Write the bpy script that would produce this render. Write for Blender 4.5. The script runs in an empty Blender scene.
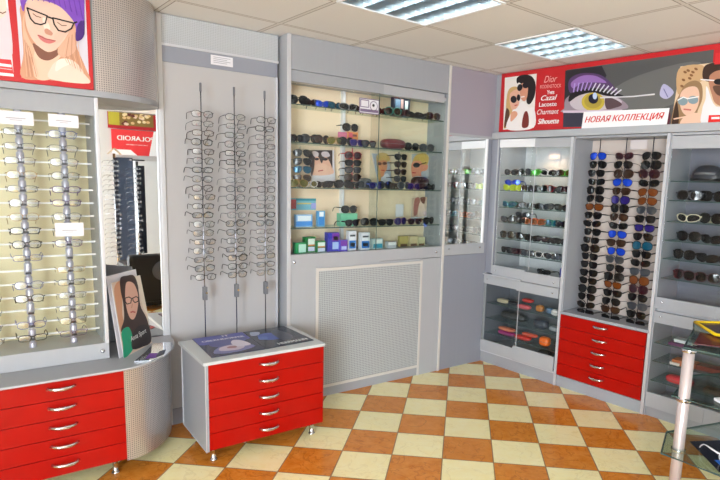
import bpy, bmesh, math, random
from mathutils import Matrix, Vector
from mathutils.geometry import tessellate_polygon
random.seed(7)
PI = math.pi
SC = bpy.context.scene
COL = SC.collection

# ------------------------------------------------------------------ camera model (metres, room frame)
CZ = 1.550771879512081
CEIL = 2.4263
FPX = 564.394
PPX, PPY = 47.86, 25.1376
CA = Vector((0.798018837621903, -0.6016944272115464, 0.03361176971175061))
CB = Vector((0.06351319877115266, 0.1394388874113296, 0.9881917173602228))
CC = Vector((0.5992762371247861, 0.7864608146246446, -0.14949039660626245))
CAMLOC = Vector((0, 0, CZ))

def ray(x, y):
    return (CA * ((x - 360 - PPX) / FPX) - CB * ((y - 240 - PPY) / FPX) + CC)

def hit(x, y, p0, n):
    """where a line of sight meets a surface: used to lay printed pictures out on their boards"""
    d = ray(x, y)
    return CAMLOC + d * ((p0 - CAMLOC).dot(n) / d.dot(n))

RO = Vector((3.435, 3.42, 0))
MR = Matrix.Translation(RO) @ Matrix.Rotation(math.atan2(-.9953, .0965), 4, 'Z')   # right wall: x along wall, y into it
MB = Matrix.Translation((0, 3.4, 0))                                              # back wall: same, x along wall

# ------------------------------------------------------------------ materials
def lin(c):
    return tuple(((v / 255) / 12.92 if v / 255 <= .04045 else ((v / 255 + .055) / 1.055) ** 2.4) for v in c) + (1,)

MATS = {}
def mat(name, c, rough=.5, metal=0, spec=.5, emit=None, es=0, alpha=1, coat=0):
    if name in MATS: return MATS[name]
    m = bpy.data.materials.new(name); m.use_nodes = True
    b = m.node_tree.nodes['Principled BSDF']
    b.inputs['Base Color'].default_value = lin(c)
    b.inputs['Roughness'].default_value = rough
    b.inputs['Metallic'].default_value = metal
    b.inputs['Specular IOR Level'].default_value = spec
    b.inputs['Coat Weight'].default_value = coat
    b.inputs['Alpha'].default_value = alpha
    if emit:
        b.inputs['Emission Color'].default_value = lin(emit)
        b.inputs['Emission Strength'].default_value = es
    MATS[name] = m
    return m

def glass(name, tint, refl=.06, rough=.0, fres=True):
    """sheet glass: clear, faintly tinted, with a mirror-like sheen that grows at grazing angles"""
    if name in MATS: return MATS[name]
    m = bpy.data.materials.new(name); m.use_nodes = True
    nt = m.node_tree; nt.nodes.clear()
    o = nt.nodes.new('ShaderNodeOutputMaterial'); mx = nt.nodes.new('ShaderNodeMixShader')
    t = nt.nodes.new('ShaderNodeBsdfTransparent'); g = nt.nodes.new('ShaderNodeBsdfGlossy')
    t.inputs[0].default_value = tuple(v for v in tint) + (1,)
    g.inputs['Roughness'].default_value = rough
    lw = nt.nodes.new('ShaderNodeLayerWeight'); lw.inputs[0].default_value = .25
    ma = nt.nodes.new('ShaderNodeMath'); ma.operation = 'MULTIPLY_ADD'
    ma.inputs[1].default_value = .22; ma.inputs[2].default_value = refl
    nt.links.new(lw.outputs['Fresnel'], ma.inputs[0]); nt.links.new(ma.outputs[0], mx.inputs[0])
    nt.links.new(t.outputs[0], mx.inputs[1]); nt.links.new(g.outputs[0], mx.inputs[2])
    nt.links.new(mx.outputs[0], o.inputs[0])
    MATS[name] = m
    return m

def N(nt, t, **k):
    n = nt.nodes.new(t)
    for a, b in k.items(): setattr(n, a, b)
    return n
def L(nt, a, b): nt.links.new(a, b)
def MA(nt, op, a, b=None, c=None):
    n = N(nt, 'ShaderNodeMath', operation=op)
    for i, v in enumerate((a, b, c)):
        if v is None: continue
        if isinstance(v, (int, float)): n.inputs[i].default_value = v
        else: L(nt, v, n.inputs[i])
    return n.outputs[0]
def MIX(nt, f, a, b):
    n = N(nt, 'ShaderNodeMix', data_type='RGBA')
    for i, v in ((0, f), (6, a), (7, b)):
        if isinstance(v, (tuple, float, int)): n.inputs[i].default_value = v
        else: L(nt, v, n.inputs[i])
    return n.outputs[2]

def brushed(name, c1, c2, rough=.45, metal=.0, sc=(60, 60, 1.2)):
    m = mat(name, c1, rough, metal); nt = m.node_tree; b = nt.nodes['Principled BSDF']
    tc = N(nt, 'ShaderNodeTexCoord'); mp = N(nt, 'ShaderNodeMapping'); mp.inputs['Scale'].default_value = sc
    no = N(nt, 'ShaderNodeTexNoise'); no.inputs['Scale'].default_value = 1.0; no.inputs['Detail'].default_value = 3
    L(nt, tc.outputs['Object'], mp.inputs[0]); L(nt, mp.outputs[0], no.inputs['Vector'])
    L(nt, MIX(nt, MA(nt, 'MULTIPLY_ADD', no.outputs['Fac'], .4, .3), lin(c1), lin(c2)), b.inputs['Base Color'])
    return m

LAM = brushed('grey_laminate', (152, 155, 161), (163, 166, 172), .42)
LAMD = brushed('blue_grey_laminate', (136, 139, 150), (146, 149, 160), .45)
LAML = brushed('light_grey_laminate', (168, 170, 174), (178, 180, 184), .4)
PANEL = brushed('pale_panel', (178, 176, 177), (181, 179, 180), .28)
EDGE = mat('aluminium_edge', (205, 207, 212), .35, .3)
EDGEW = mat('cream_edge_trim', (208, 204, 198), .4)
CHROME = mat('chrome', (215, 216, 220), .12, 1)
STEEL = mat('satin_steel', (206, 192, 190), .38, .45)
ROD = mat('satin_rod', (186, 187, 204), .28, .35)
GREY = mat('grey_plastic', (110, 112, 118), .5)
BLACK = mat('black_plastic', (18, 18, 20), .3)
WHITE = mat('white_plastic', (236, 236, 238), .4)
PAPER = mat('paper', (222, 220, 226), .7)
CREAM = mat('cream_back_panel', (244, 222, 192), .5)
YELLOWISH = mat('pale_yellow_back_panel', (228, 218, 180), .5)
BEIGE = mat('beige_back_panel', (214, 200, 190), .5)
WALLM = mat('wall_paint', (200, 198, 196), .8)
GAP = mat('dark_gap', (48, 46, 50), .7)
GLASSM = glass('door_glass', (.975, .985, .98), .018)
SHELFG = glass('shelf_glass', (.86, .93, .90), .03)
GEDGE = mat('glass_edge', (62, 84, 80), .2)
MIRROR = mat('mirror_silver', (240, 243, 244), .01, 1)

def red_gloss():
    m = mat('red_gloss_front', (196, 22, 8), .32, spec=.25, coat=.08); nt = m.node_tree; b = nt.nodes['Principled BSDF']
    tc = N(nt, 'ShaderNodeTexCoord'); no = N(nt, 'ShaderNodeTexNoise'); no.inputs['Scale'].default_value = 9
    L(nt, tc.outputs['Object'], no.inputs['Vector'])
    L(nt, MIX(nt, no.outputs['Fac'], lin((158, 6, 2)), lin((180, 12, 4))), b.inputs['Base Color'])
    bp = N(nt, 'ShaderNodeBump'); bp.inputs['Strength'].default_value = .06; bp.inputs['Distance'].default_value = .02
    L(nt, no.outputs['Fac'], bp.inputs['Height']); L(nt, bp.outputs[0], b.inputs['Normal'])
    return m
RED = red_gloss()

def perforated(name, c, hole, pitch, metal=.7, rough=.3, rad=.27):
    """sheet punched with a square grid of holes; uses the metric UV of the panel"""
    m = mat(name, c, rough, metal); nt = m.node_tree; b = nt.nodes['Principled BSDF']
    uv = N(nt, 'ShaderNodeUVMap'); sp = N(nt, 'ShaderNodeSeparateXYZ'); L(nt, uv.outputs[0], sp.inputs[0])
    f = []
    for k in (0, 1):
        v = MA(nt, 'MULTIPLY', sp.outputs[k], 1 / pitch)
        v = MA(nt, 'SUBTRACT', MA(nt, 'FRACT', v), .5); f.append(MA(nt, 'MULTIPLY', v, v))
    d = MA(nt, 'SQRT', MA(nt, 'ADD', f[0], f[1]))
    h = MA(nt, 'LESS_THAN', d, rad)
    L(nt, MIX(nt, h, lin(c), lin(hole)), b.inputs['Base Color'])
    L(nt, MA(nt, 'MULTIPLY_ADD', h, -metal, metal), b.inputs['Metallic'])
    bp = N(nt, 'ShaderNodeBump'); bp.inputs['Strength'].default_value = .4; bp.inputs['Distance'].default_value = .002
    L(nt, MA(nt, 'SUBTRACT', 1, h), bp.inputs['Height']); L(nt, bp.outputs[0], b.inputs['Normal'])
    return m
PERF = perforated('perforated_steel', (214, 208, 206), (130, 127, 130), .0105, .85, .28, .27)
PERFP = perforated('perforated_painted_panel', (182, 186, 187), (124, 128, 131), .0135, 0, .5, .3)
PERFH = perforated('perforated_painted_header', (184, 188, 192), (160, 164, 168), .010, 0, .5, .3)

def floor_mat():
    m = mat('checker_floor_tiles', (220, 200, 150), .22); nt = m.node_tree; b = nt.nodes['Principled BSDF']
    tc = N(nt, 'ShaderNodeTexCoord'); sp = N(nt, 'ShaderNodeSeparateXYZ'); L(nt, tc.outputs['Object'], sp.inputs[0])
    T = .287; fl = []; ed = []
    for k in (0, 1):
        v = MA(nt, 'MULTIPLY', sp.outputs[k], 1 / T)
        fl.append(MA(nt, 'FLOOR', v)); fr = MA(nt, 'FRACT', v)
        ed.append(MA(nt, 'MINIMUM', fr, MA(nt, 'SUBTRACT', 1, fr)))
    par = MA(nt, 'GREATER_THAN', MA(nt, 'FRACT', MA(nt, 'MULTIPLY', MA(nt, 'ADD', fl[0], fl[1]), .5)), .25)
    e = MA(nt, 'LESS_THAN', MA(nt, 'MINIMUM', ed[0], ed[1]), .011)
    n1 = N(nt, 'ShaderNodeTexNoise'); n1.inputs['Scale'].default_value = 14; n1.inputs['Detail'].default_value = 6; n1.inputs['Roughness'].default_value = .7
    n2 = N(nt, 'ShaderNodeTexNoise'); n2.inputs['Scale'].default_value = 5; n2.inputs['Detail'].default_value = 8; n2.inputs['Distortion'].default_value = 1.5
    for n in (n1, n2): L(nt, tc.outputs['Object'], n.inputs['Vector'])
    r1 = MA(nt, 'MULTIPLY_ADD', n1.outputs['Fac'], 2.4, -.7)
    r1 = MA(nt, 'MINIMUM', MA(nt, 'MAXIMUM', r1, 0), 1)
    vein = MA(nt, 'LESS_THAN', MA(nt, 'ABSOLUTE', MA(nt, 'SUBTRACT', n2.outputs['Fac'], .5)), .012)
    orange = MIX(nt, r1, lin((202, 116, 28)), lin((226, 150, 62)))
    orange = MIX(nt, MA(nt, 'MULTIPLY', vein, .35), orange, lin((150, 76, 28)))
    cream = MIX(nt, r1, lin((250, 236, 172)), lin((254, 246, 198)))
    cream = MIX(nt, MA(nt, 'MULTIPLY', vein, .2), cream, lin((205, 186, 120)))
    c = MIX(nt, par, orange, cream)
    c = MIX(nt, e, c, lin((140, 106, 64)))
    L(nt, c, b.inputs['Base Color'])
    L(nt, MA(nt, 'MULTIPLY_ADD', e, .5, .2), b.inputs['Roughness'])
    bp = N(nt, 'ShaderNodeBump'); bp.inputs['Strength'].default_value = .3; bp.inputs['Distance'].default_value = .002
    L(nt, MA(nt, 'SUBTRACT', 1, e), bp.inputs['Height']); L(nt, bp.outputs[0], b.inputs['Normal'])
    return m

def ceil_mat():
    m = mat('ceiling_tiles', (214, 206, 197), .85); nt = m.node_tree; b = nt.nodes['Principled BSDF']
    tc = N(nt, 'ShaderNodeTexCoord'); sp = N(nt, 'ShaderNodeSeparateXYZ'); L(nt, tc.outputs['Object'], sp.inputs[0])
    ed = []
    for k in (0, 1):
        fr = MA(nt, 'FRACT', MA(nt, 'MULTIPLY', sp.outputs[k], 1 / .6))
        ed.append(MA(nt, 'MINIMUM', fr, MA(nt, 'SUBTRACT', 1, fr)))
    mn = MA(nt, 'MINIMUM', ed[0], ed[1])
    rail = MA(nt, 'LESS_THAN', mn, .018); gap = MA(nt, 'LESS_THAN', MA(nt, 'ABSOLUTE', MA(nt, 'SUBTRACT', mn, .021)), .004)
    no = N(nt, 'ShaderNodeTexNoise'); no.inputs['Scale'].default_value = 220; no.inputs['Detail'].default_value = 2
    L(nt, tc.outputs['Object'], no.inputs['Vector'])
    c = MIX(nt, no.outputs['Fac'], lin((228, 227, 226)), lin((238, 237, 235)))
    c = MIX(nt, rail, c, lin((222, 219, 215))); c = MIX(nt, gap, c, lin((150, 143, 138)))
    L(nt, c, b.inputs['Base Color'])
    return m

# ------------------------------------------------------------------ mesh building
class MBd:
    def __init__(s):
        s.v = []; s.f = []; s.m = []; s.uv = {}; s.mats = []; s.sm = []; s.flatart = False
    def mi(s, m):
        if m is None: return 0
        if m not in s.mats: s.mats.append(m)
        return s.mats.index(m)
    def face(s, pts, m=None, uv=None, smooth=False):
        i = len(s.v); s.v += [tuple(p) for p in pts]; s.f.append(tuple(range(i, i + len(pts)))); s.m.append(s.mi(m)); s.sm.append(smooth)
        if uv: s.uv[len(s.f) - 1] = uv
    def box(s, x0, x1, y0, y1, z0, z1, m=None, bev=0):
        i = len(s.v)
        if bev <= 0 or min(x1 - x0, y1 - y0, z1 - z0) < 2.2 * bev:
            s.v += [(x, y, z) for z in (z0, z1) for y in (y0, y1) for x in (x0, x1)]
            F = [(0, 2, 3, 1), (4, 5, 7, 6), (0, 1, 5, 4), (1, 3, 7, 5), (3, 2, 6, 7), (2, 0, 4, 6)]
            for f in F: s.f.append(tuple(i + k for k in f)); s.m.append(s.mi(m)); s.sm.append(False)
        else:
            bm = bmesh.new(); bmesh.ops.create_cube(bm, size=1)
            for v in bm.verts:
                v.co = Vector(((x0 + x1) / 2 + v.co.x * (x1 - x0), (y0 + y1) / 2 + v.co.y * (y1 - y0), (z0 + z1) / 2 + v.co.z * (z1 - z0)))
            bmesh.ops.bevel(bm, geom=list(bm.edges), offset=bev, segments=2, affect='EDGES', profile=.6)
            s.add_bm(bm, m); bm.free()
        return s
    def add_bm(s, bm, m=None, smooth=False):
        i = len(s.v); bm.verts.ensure_lookup_table(); bm.verts.index_update()
        s.v += [tuple(v.co) for v in bm.verts]
        for f in bm.faces: s.f.append(tuple(i + v.index for v in f.verts)); s.m.append(s.mi(m)); s.sm.append(smooth)
    def tube(s, pts, r, m=None, n=8, closed=False, flat=1, smooth=True):
        """sweep a round (or flattened) section along points; r may be a list"""
        P = [Vector(p) for p in pts]; K = len(P); i0 = len(s.v)
        rs = r if isinstance(r, (list, tuple)) else [r] * K
        up = Vector((0, 0, 1)); prev = None
        for k in range(K):
            a = P[(k - 1) % K] if (closed or k > 0) else P[k]; c = P[(k + 1) % K] if (closed or k < K - 1) else P[k]
            t = (c - a).normalized()
            if prev is None:
                u = t.cross(up)
                if u.length < 1e-3: u = t.cross(Vector((0, 1, 0)))
                u.normalize()
            else: u = (prev - t * prev.dot(t)).normalized()
            prev = u; w = t.cross(u)
            for j in range(n):
                an = 2 * PI * j / n
                s.v.append(tuple(P[k] + (u * math.cos(an) * flat + w * math.sin(an)) * rs[k]))
        for k in range(K if closed else K - 1):
            for j in range(n):
                a = i0 + k * n + j; b_ = i0 + k * n + (j + 1) % n
                c = i0 + ((k + 1) % K) * n + (j + 1) % n; d = i0 + ((k + 1) % K) * n + j
                s.f.append((a, b_, c, d)); s.m.append(s.mi(m)); s.sm.append(smooth)
        if not closed:
            s.f.append(tuple(i0 + j for j in reversed(range(n)))); s.m.append(s.mi(m)); s.sm.append(False)
            s.f.append(tuple(i0 + (K - 1) * n + j for j in range(n))); s.m.append(s.mi(m)); s.sm.append(False)
        return s
    def lathe(s, prof, c=(0, 0, 0), m=None, n=20, axis='z'):
        i0 = len(s.v); K = len(prof)
        for r, h in prof:
            for j in range(n):
                a = 2 * PI * j / n; q = (r * math.cos(a), r * math.sin(a), h)
                if axis == 'y': q = (q[0], h, q[1])
                if axis == 'x': q = (h, q[0], q[1])
                s.v.append((c[0] + q[0], c[1] + q[1], c[2] + q[2]))
        for k in range(K - 1):
            for j in range(n):
                s.f.append((i0 + k * n + j, i0 + k * n + (j + 1) % n, i0 + (k + 1) * n + (j + 1) % n, i0 + (k + 1) * n + j)); s.m.append(s.mi(m)); s.sm.append(True)
        s.f.append(tuple(i0 + j for j in reversed(range(n)))); s.m.append(s.mi(m)); s.sm.append(False)
        s.f.append(tuple(i0 + (K - 1) * n + j for j in range(n))); s.m.append(s.mi(m)); s.sm.append(False)
        return s
    def prism(s, poly, z0, z1, m=None):
        n = len(poly); i = len(s.v)
        s.v += [(x, y, z0) for x, y in poly] + [(x, y, z1) for x, y in poly]
        s.f.append(tuple(i + k for k in reversed(range(n)))); s.f.append(tuple(i + n + k for k in range(n)))
        s.m += [s.mi(m)] * 2; s.sm += [False] * 2
        for k in range(n): s.f.append((i + k, i + (k + 1) % n, i + n + (k + 1) % n, i + n + k)); s.m.append(s.mi(m)); s.sm.append(False)
        return s
    def mesh(s, name, mt=None):
        me = bpy.data.meshes.new(name); me.from_pydata(s.v, [], s.f); me.update()
        if mt is not None and not s.mats: me.materials.append(mt)
        for q in s.mats: me.materials.append(q)
        me.polygons.foreach_set('material_index', s.m); me.polygons.foreach_set('use_smooth', s.sm)
        if s.uv:
            uvl = me.uv_layers.new(name='UVMap')
            for fi, u in s.uv.items():
                for k, li in enumerate(me.polygons[fi].loop_indices): uvl.data[li].uv = u[k]
        if not s.uv and not s.flatart:
            bm = bmesh.new(); bm.from_mesh(me); bmesh.ops.recalc_face_normals(bm, faces=bm.faces)
            bm.to_mesh(me); bm.free()
        return me

def tag(o, label=None, cat=None, group=None, kind=None):
    if label: o['label'] = label
    if cat: o['category'] = cat
    if group: o['group'] = group
    if kind: o['kind'] = kind
    return o
def part(name, mb, m=None, parent=None, M=None, label=None):
    me = mb if isinstance(mb, bpy.types.Mesh) else mb.mesh(name, m)
    o = bpy.data.objects.new(name, me); COL.objects.link(o)
    if parent is not None: o.parent = parent
    if M is not None: o.matrix_local = M
    if label: o['label'] = label
    return o
def thing(name, label, cat, M, group=None):
    o = bpy.data.objects.new(name, None); COL.objects.link(o); o.matrix_world = M; o.empty_display_size = .05
    return tag(o, label, cat, group)
def solo(name, mb, m, label, cat, M, group=None):
    return tag(part(name, mb, m, None, M), label, cat, group)
def struct(name, mb, m, M=None):
    o = part(name, mb, m, None, M); o['kind'] = 'structure'; return o
def T(x, y, z): return Matrix.Translation((x, y, z))
def RZ(a): return Matrix.Rotation(a, 4, 'Z')
def RX(a): return Matrix.Rotation(a, 4, 'X')
def BX(*a, **k): return MBd().box(*a, **k)

ORD = 'first second third fourth fifth sixth seventh eighth ninth tenth eleventh twelfth thirteenth fourteenth fifteenth sixteenth seventeenth eighteenth nineteenth twentieth twenty-first twenty-second'.split()

def lettering(name, body, M, width, m, parent, shear=0, height=None, depth=.0006, bold=0):
    cu = bpy.data.curves.new(name, 'FONT'); cu.body = body; cu.size = 1; cu.shear = shear; cu.extrude = 0
    o = bpy.data.objects.new(name, cu); COL.objects.link(o)
    dg = bpy.context.evaluated_depsgraph_get(); me = bpy.data.meshes.new_from_object(o.evaluated_get(dg))
    bpy.data.objects.remove(o); bpy.data.curves.remove(cu)
    xs = [v.co.x for v in me.vertices]; ys = [v.co.y for v in me.vertices]
    w = max(xs) - min(xs); h = max(ys) - min(ys); sx = width / w; sy = (height / h) if height else sx
    for v in me.vertices: v.co = Vector(((v.co.x - min(xs)) * sx, -depth, (v.co.y - min(ys)) * sy))
    if bold:
        bm = bmesh.new(); bm.from_mesh(me); g_ = bmesh.ops.duplicate(bm, geom=bm.verts[:] + bm.edges[:] + bm.faces[:])
        bmesh.ops.translate(bm, vec=(h * sy * .06, -.0001, 0), verts=[v for v in g_['geom'] if isinstance(v, bmesh.types.BMVert)]); bm.to_mesh(me); bm.free()
    me.materials.clear(); me.materials.append(m)
    p = bpy.data.objects.new(name, me); COL.objects.link(p)
    if parent is not None: p.parent = parent
    p.matrix_local = M
    return p

# ------------------------------------------------------------------ printed pictures: flat coloured shapes on a board
def smooth_poly(pts, k=5):
    out = []; n = len(pts)
    for i in range(n):
        p0, p1, p2, p3 = (Vector(pts[(i + j) % n]) for j in (-1, 0, 1, 2))
        for q in range(k):
            t = q / k
            out.append(tuple(.5 * ((2 * p1) + (p2 - p0) * t + (2 * p0 - 5 * p1 + 4 * p2 - p3) * t * t + (3 * p1 - p0 - 3 * p2 + p3) * t ** 3)))
    return out
def ell(cx, cy, rx, ry, rot=0, n=20):
    c, s_ = math.cos(rot), math.sin(rot)
    return [(cx + rx * math.cos(2 * PI * i / n) * c - ry * math.sin(2 * PI * i / n) * s_, cy + rx * math.cos(2 * PI * i / n) * s_ + ry * math.sin(2 * PI * i / n) * c) for i in range(n)]
class Art:
    """crop = (x0, y0, scale) of the close-up the shapes were drawn from; p0,n = surface of the board; clip = rectangle in close-up units"""
    def __init__(s, mb, crop, p0, n, clip=None, inv=None):
        s.mb = mb; s.c = crop; s.p0 = Vector(p0); s.n = Vector(n).normalized(); s.k = 0; s.clip = clip; s.inv = inv; mb.flatart = True
    def put(s, pts, col, rough=.35):
        if s.clip: pts = clip_poly(pts, s.clip)
        if len(pts) < 3: return
        s.k += 1
        m = mat('print_%d_%d_%d' % tuple(col), col, rough)
        out = []
        for x, y in pts:
            q = hit(s.c[0] + x / s.c[2], s.c[1] + y / s.c[2], s.p0, s.n) - s.n * 0
            q = q + s.n * (.0004 + .00012 * s.k)
            out.append(s.inv @ q if s.inv else q)
        i0 = len(s.mb.v); s.mb.v += [tuple(p) for p in out]
        for tri in tessellate_polygon([[Vector((x, y, 0)) for x, y in pts]]):
            a, b_, c = (Vector(pts[k]) for k in tri)
            cr = (b_ - a).x * (c - a).y - (b_ - a).y * (c - a).x
            if abs(cr) < 1e-6: continue
            if cr > 0: tri = tri[::-1]
            s.mb.f.append(tuple(i0 + k for k in tri)); s.mb.m.append(s.mb.mi(m)); s.mb.sm.append(False)
    def sm(s, pts, col): s.put(smooth_poly(pts), col)
    def el(s, cx, cy, rx, ry, col, rot=0): s.put(ell(cx, cy, rx, ry, rot), col)
    def line(s, pts, w, col, closed=False):
        n = len(pts)
        for i in range(n if closed else n - 1):
            a = Vector(pts[i]); b = Vector(pts[(i + 1) % n]); d = (b - a)
            if d.length < 1e-6: continue
            d.normalize(); q = Vector((-d.y, d.x)) * w / 2; e = d * w * .3
            s.put([tuple(a - e + q), tuple(b + e + q), tuple(b + e - q), tuple(a - e - q)], col); s.k -= 1
        s.k += 1
def clip_poly(pts, r):
    x0, y0, x1, y1 = r
    def cl(p, f, g):
        o = []
        for i in range(len(p)):
            a, b = p[i - 1], p[i]; fa, fb = f(a), f(b)
            if fa != fb: o.append(g(a, b))
            if fb: o.append(b)
        return o
    def gx(v): return lambda a, b: (v, a[1] + (b[1] - a[1]) * (v - a[0]) / (b[0] - a[0]))
    def gy(v): return lambda a, b: (a[0] + (b[0] - a[0]) * (v - a[1]) / (b[1] - a[1]), v)
    for f, g in ((lambda p: p[0] >= x0, gx(x0)), (lambda p: p[0] <= x1, gx(x1)), (lambda p: p[1] >= y0, gy(y0)), (lambda p: p[1] <= y1, gy(y1))):
        if pts: pts = cl(list(pts), f, g)
    return pts

# ================================================================== SETTING
# floor: object axes follow the tile joints
fa = -0.744
def rot2(x, y, a): return (x * math.cos(a) - y * math.sin(a), x * math.sin(a) + y * math.cos(a))
fo = rot2(-2.16279 * .287, 16.45662 * .287, fa)     # grid node (0,0)
MF = T(fo[0], fo[1], 0) @ RZ(fa)
ROOM = [(-2.2, -2.65), (4.25, -2.65), (4.25, 4.0), (-2.2, 4.0)]
mb = MBd(); inv = MF.inverted()
mb.prism([tuple((inv @ Vector((x, y, 0)))[:2]) for x, y in ROOM], -.05, 0)
struct('floor', mb, floor_mat(), MF)
# ceiling: 0.6 m cells, lamp cells left open
ga = 0.7061314234 - 0.6511314234
co = rot2(2.736 * .6, 5.24954 * .6, ga)
MC = T(co[0], co[1], CEIL) @ RZ(ga)
LAMPS = [(0, -2), (2, -2), (-2, -2), (0, -5), (2, -5), (-2, -5), (0, -8), (2, -8), (-2, -8)]
mb = MBd()
for i in range(-8, 6):
    for j in range(-11, 3):
        if (i, j) in LAMPS: continue
        c0 = MC @ Vector(((i + .5) * .6, (j + .5) * .6, 0))
        if not (-2.6 < c0.x < 4.65 and -3.05 < c0.y < 4.4): continue
        mb.box(i * .6, i * .6 + .6, j * .6, j * .6 + .6, 0, .02)
struct('ceiling', mb, ceil_mat(), MC)
struct('wall_back', BX(-2.3, 4.3, 3.9, 4.0, 0, CEIL + .1), WALLM)
struct('wall_right', BX(-.2, 7.2, .62, .72, 0, CEIL + .1), WALLM, MR)
mb = MBd()
mb.box(-2.3, -2.2, -2.65, -2.6, 0, CEIL + .1); mb.box(-2.3, -2.2, -2.6, -.6, 0, .3); mb.box(-2.3, -2.2, -2.6, -.6, 2.3, CEIL + .1); mb.box(-2.3, -2.2, -.6, 3.9, 0, CEIL + .1)
struct('wall_left', mb, WALLM)
struct('wall_front', BX(-2.3, 4.3, -2.75, -2.65, 0, CEIL + .1), WALLM)
w = struct('window_1', BX(-2.27, -2.26, -2.6, -.6, .3, 2.3), GLASSM)
mb = MBd()
for y in (-2.6, -1.62, -.64): mb.box(-2.29, -2.23, y, y + .04, .3, 2.3)
for z in (.3, 2.26): mb.box(-2.29, -2.23, -2.6, -.6, z, z + .04)
part('window_frame', mb, WHITE, w)

# ceiling lamps
TUBE = mat('lamp_tube', (255, 255, 255), .5, emit=(206, 230, 255), es=4.5)
LOUV = mat('louvre_aluminium', (176, 186, 190), .3, .9)
LBACK = mat('lamp_frame_white', (240, 242, 244), .4); LREF = mat('lamp_reflector', (96, 116, 118), .4)
fr = MBd()
for a in ((0, .6, 0, .014), (0, .6, .586, .6), (0, .014, 0, .6), (.586, .6, 0, .6)): fr.box(a[0], a[1], a[2], a[3], -.006, .05)
FRM = fr.mesh('lamp_frame', LBACK)
bk = MBd(); bk.box(.0, .6, 0, .6, .095, .10); bk.box(0, .004, 0, .6, .05, .095); bk.box(.596, .6, 0, .6, .05, .095); bk.box(0, .6, 0, .004, .05, .095); bk.box(0, .6, .596, .6, .05, .095)
BKM = bk.mesh('reflector', LREF)
lv = MBd()
for k in range(5):                      # long parabolic blades: wider at the top
    x = .014 + .143 * k
    lv.face([(x - .002, .014, 0), (x + .002, .014, 0), (x + .002, .586, 0), (x - .002, .586, 0)])
    for sgn in (-1, 1):
        if (k == 0 and sgn < 0) or (k == 4 and sgn > 0): continue
        lv.face([(x + sgn * .002, .014, 0), (x + sgn * .002, .586, 0), (x + sgn * .012, .586, .05), (x + sgn * .012, .014, .05)])
for k in range(8):
    y = .014 + .5720 * k / 7
    for sgn in (-1, 1):
        for c in range(4):
            xa = .014 + .143 * c
            lv.face([(xa + .002, y + sgn * .001, 0), (xa + .141, y + sgn * .001, 0), (xa + .131, y + sgn * .008, .045), (xa + .012, y + sgn * .008, .045)])
LVM = lv.mesh('louvre', LOUV)
tb = MBd()
for k in range(4): tb.tube([(.0855 + .143 * k, .03, .07), (.0855 + .143 * k, .57, .07)], .013, n=10)
TBM = tb.mesh('tubes', TUBE)
for q, (i, j) in enumerate(LAMPS):
    lab = ['square recessed louvre ceiling lamp, the large one nearest the top of the photo', 'square recessed louvre ceiling lamp above the eye banner'][q] if q < 2 else 'square recessed louvre ceiling lamp behind the viewer'
    t = thing('ceiling_lamp', lab, 'ceiling lamp', MC @ T(i * .6, j * .6, 0), 'recessed ceiling lamps' if q > 1 else 'ceiling lamps in view')
    part('lamp_frame', FRM, parent=t); part('reflector', BKM, parent=t); part('louvre', LVM, parent=t); part('fluorescent_tubes', TBM, parent=t)

# ================================================================== shared bits
def bow_handle(w=.115):
    h = MBd(); P = []; R = []
    for k in range(11):
        t = k / 10 * 2 - 1; P.append((t * w / 2, -.006 - .024 * math.sqrt(max(0, 1 - t * t)) * (1 - .1 * t * t), .004 * (t * t))); R.append(.0055 + .004 * (1 - t * t))
    h.tube(P, R, n=8)
    for sg in (-1, 1): h.lathe([(.007, -.009), (.007, 0)], (sg * (w / 2 - .004), 0, .002), n=10, axis='y')
    return h.mesh('handle', CHROME)
HND = bow_handle()
LEGM = MBd().lathe([(.019, 0), (.019, .008), (.013, .010), (.013, .066), (.018, .068), (.018, .078)], n=16).mesh('leg', CHROME)
KNOBM = MBd().lathe([(.0, -.012), (.008, -.011), (.011, -.006), (.011, 0)], n=14, axis='y').mesh('lock', CHROME)

def drawers(parent, x0, x1, y, z0, z1, n, hx=None):
    p = (z1 - z0) / n
    for k in range(n):
        za = z1 - (k + 1) * p
        d = part('drawer', BX(x0, x1, y, y + .018, za + .0015, za + p - .0015, bev=.0015), RED, parent)
        part('handle', HND, parent=d, M=T(hx if hx else (x0 + x1) / 2, y, za + p * .62))

# ================================================================== LEFT: base cabinet with rounded end
t = thing('drawer_cabinet', 'long grey counter cabinet with red drawers and a rounded perforated end', 'cabinet', T(-.03, 3.2, 0))
ti = t.matrix_world.inverted()
body = MBd(); body.box(-.6, .522, 3.02, 3.46, .082, .562)
part('body', body, LAM, t, ti)
def quarter(cx, cy, a, b, n=20, t0=0):
    return [(cx + a * math.sin(PI / 2 * k / n), cy - b * math.cos(PI / 2 * k / n)) for k in range(n + 1)]
q = quarter(.523, 3.465, .315, .465)
s = MBd(); u = 0
for k in range(len(q) - 1):
    a, b_ = q[k], q[k + 1]; du = math.dist(a, b_)
    s.face([(a[0], a[1], .08), (b_[0], b_[1], .08), (b_[0], b_[1], .564), (a[0], a[1], .564)], None, [(u, 0), (u + du, 0), (u + du, .478), (u, .478)], True); u += du
part('rounded_end_panel', s, PERF, t, ti)
s = MBd(); s.prism([(.526, 3.46)] + [(.523 + (x - .523) * .985, 3.465 + (y - 3.465) * .985) for x, y in q], .085, .56)
part('end_core', s, LAMD, t, ti)
s = MBd(); qq = quarter(.50, 3.485, .365, .502, 24)
s.prism([(-.62, 3.485), (-.62, 2.983)] + qq, .5645, .577)
part('countertop', s, LAM, t, ti)
s = MBd(); qe = quarter(.50, 3.485, .366, .503, 24)
s.tube([(-.62, 2.982, .5708)] + [(x, y, .5708) for x, y in qe], .0065, n=8)
part('countertop_edge', s, LAML, t, ti)
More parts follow.
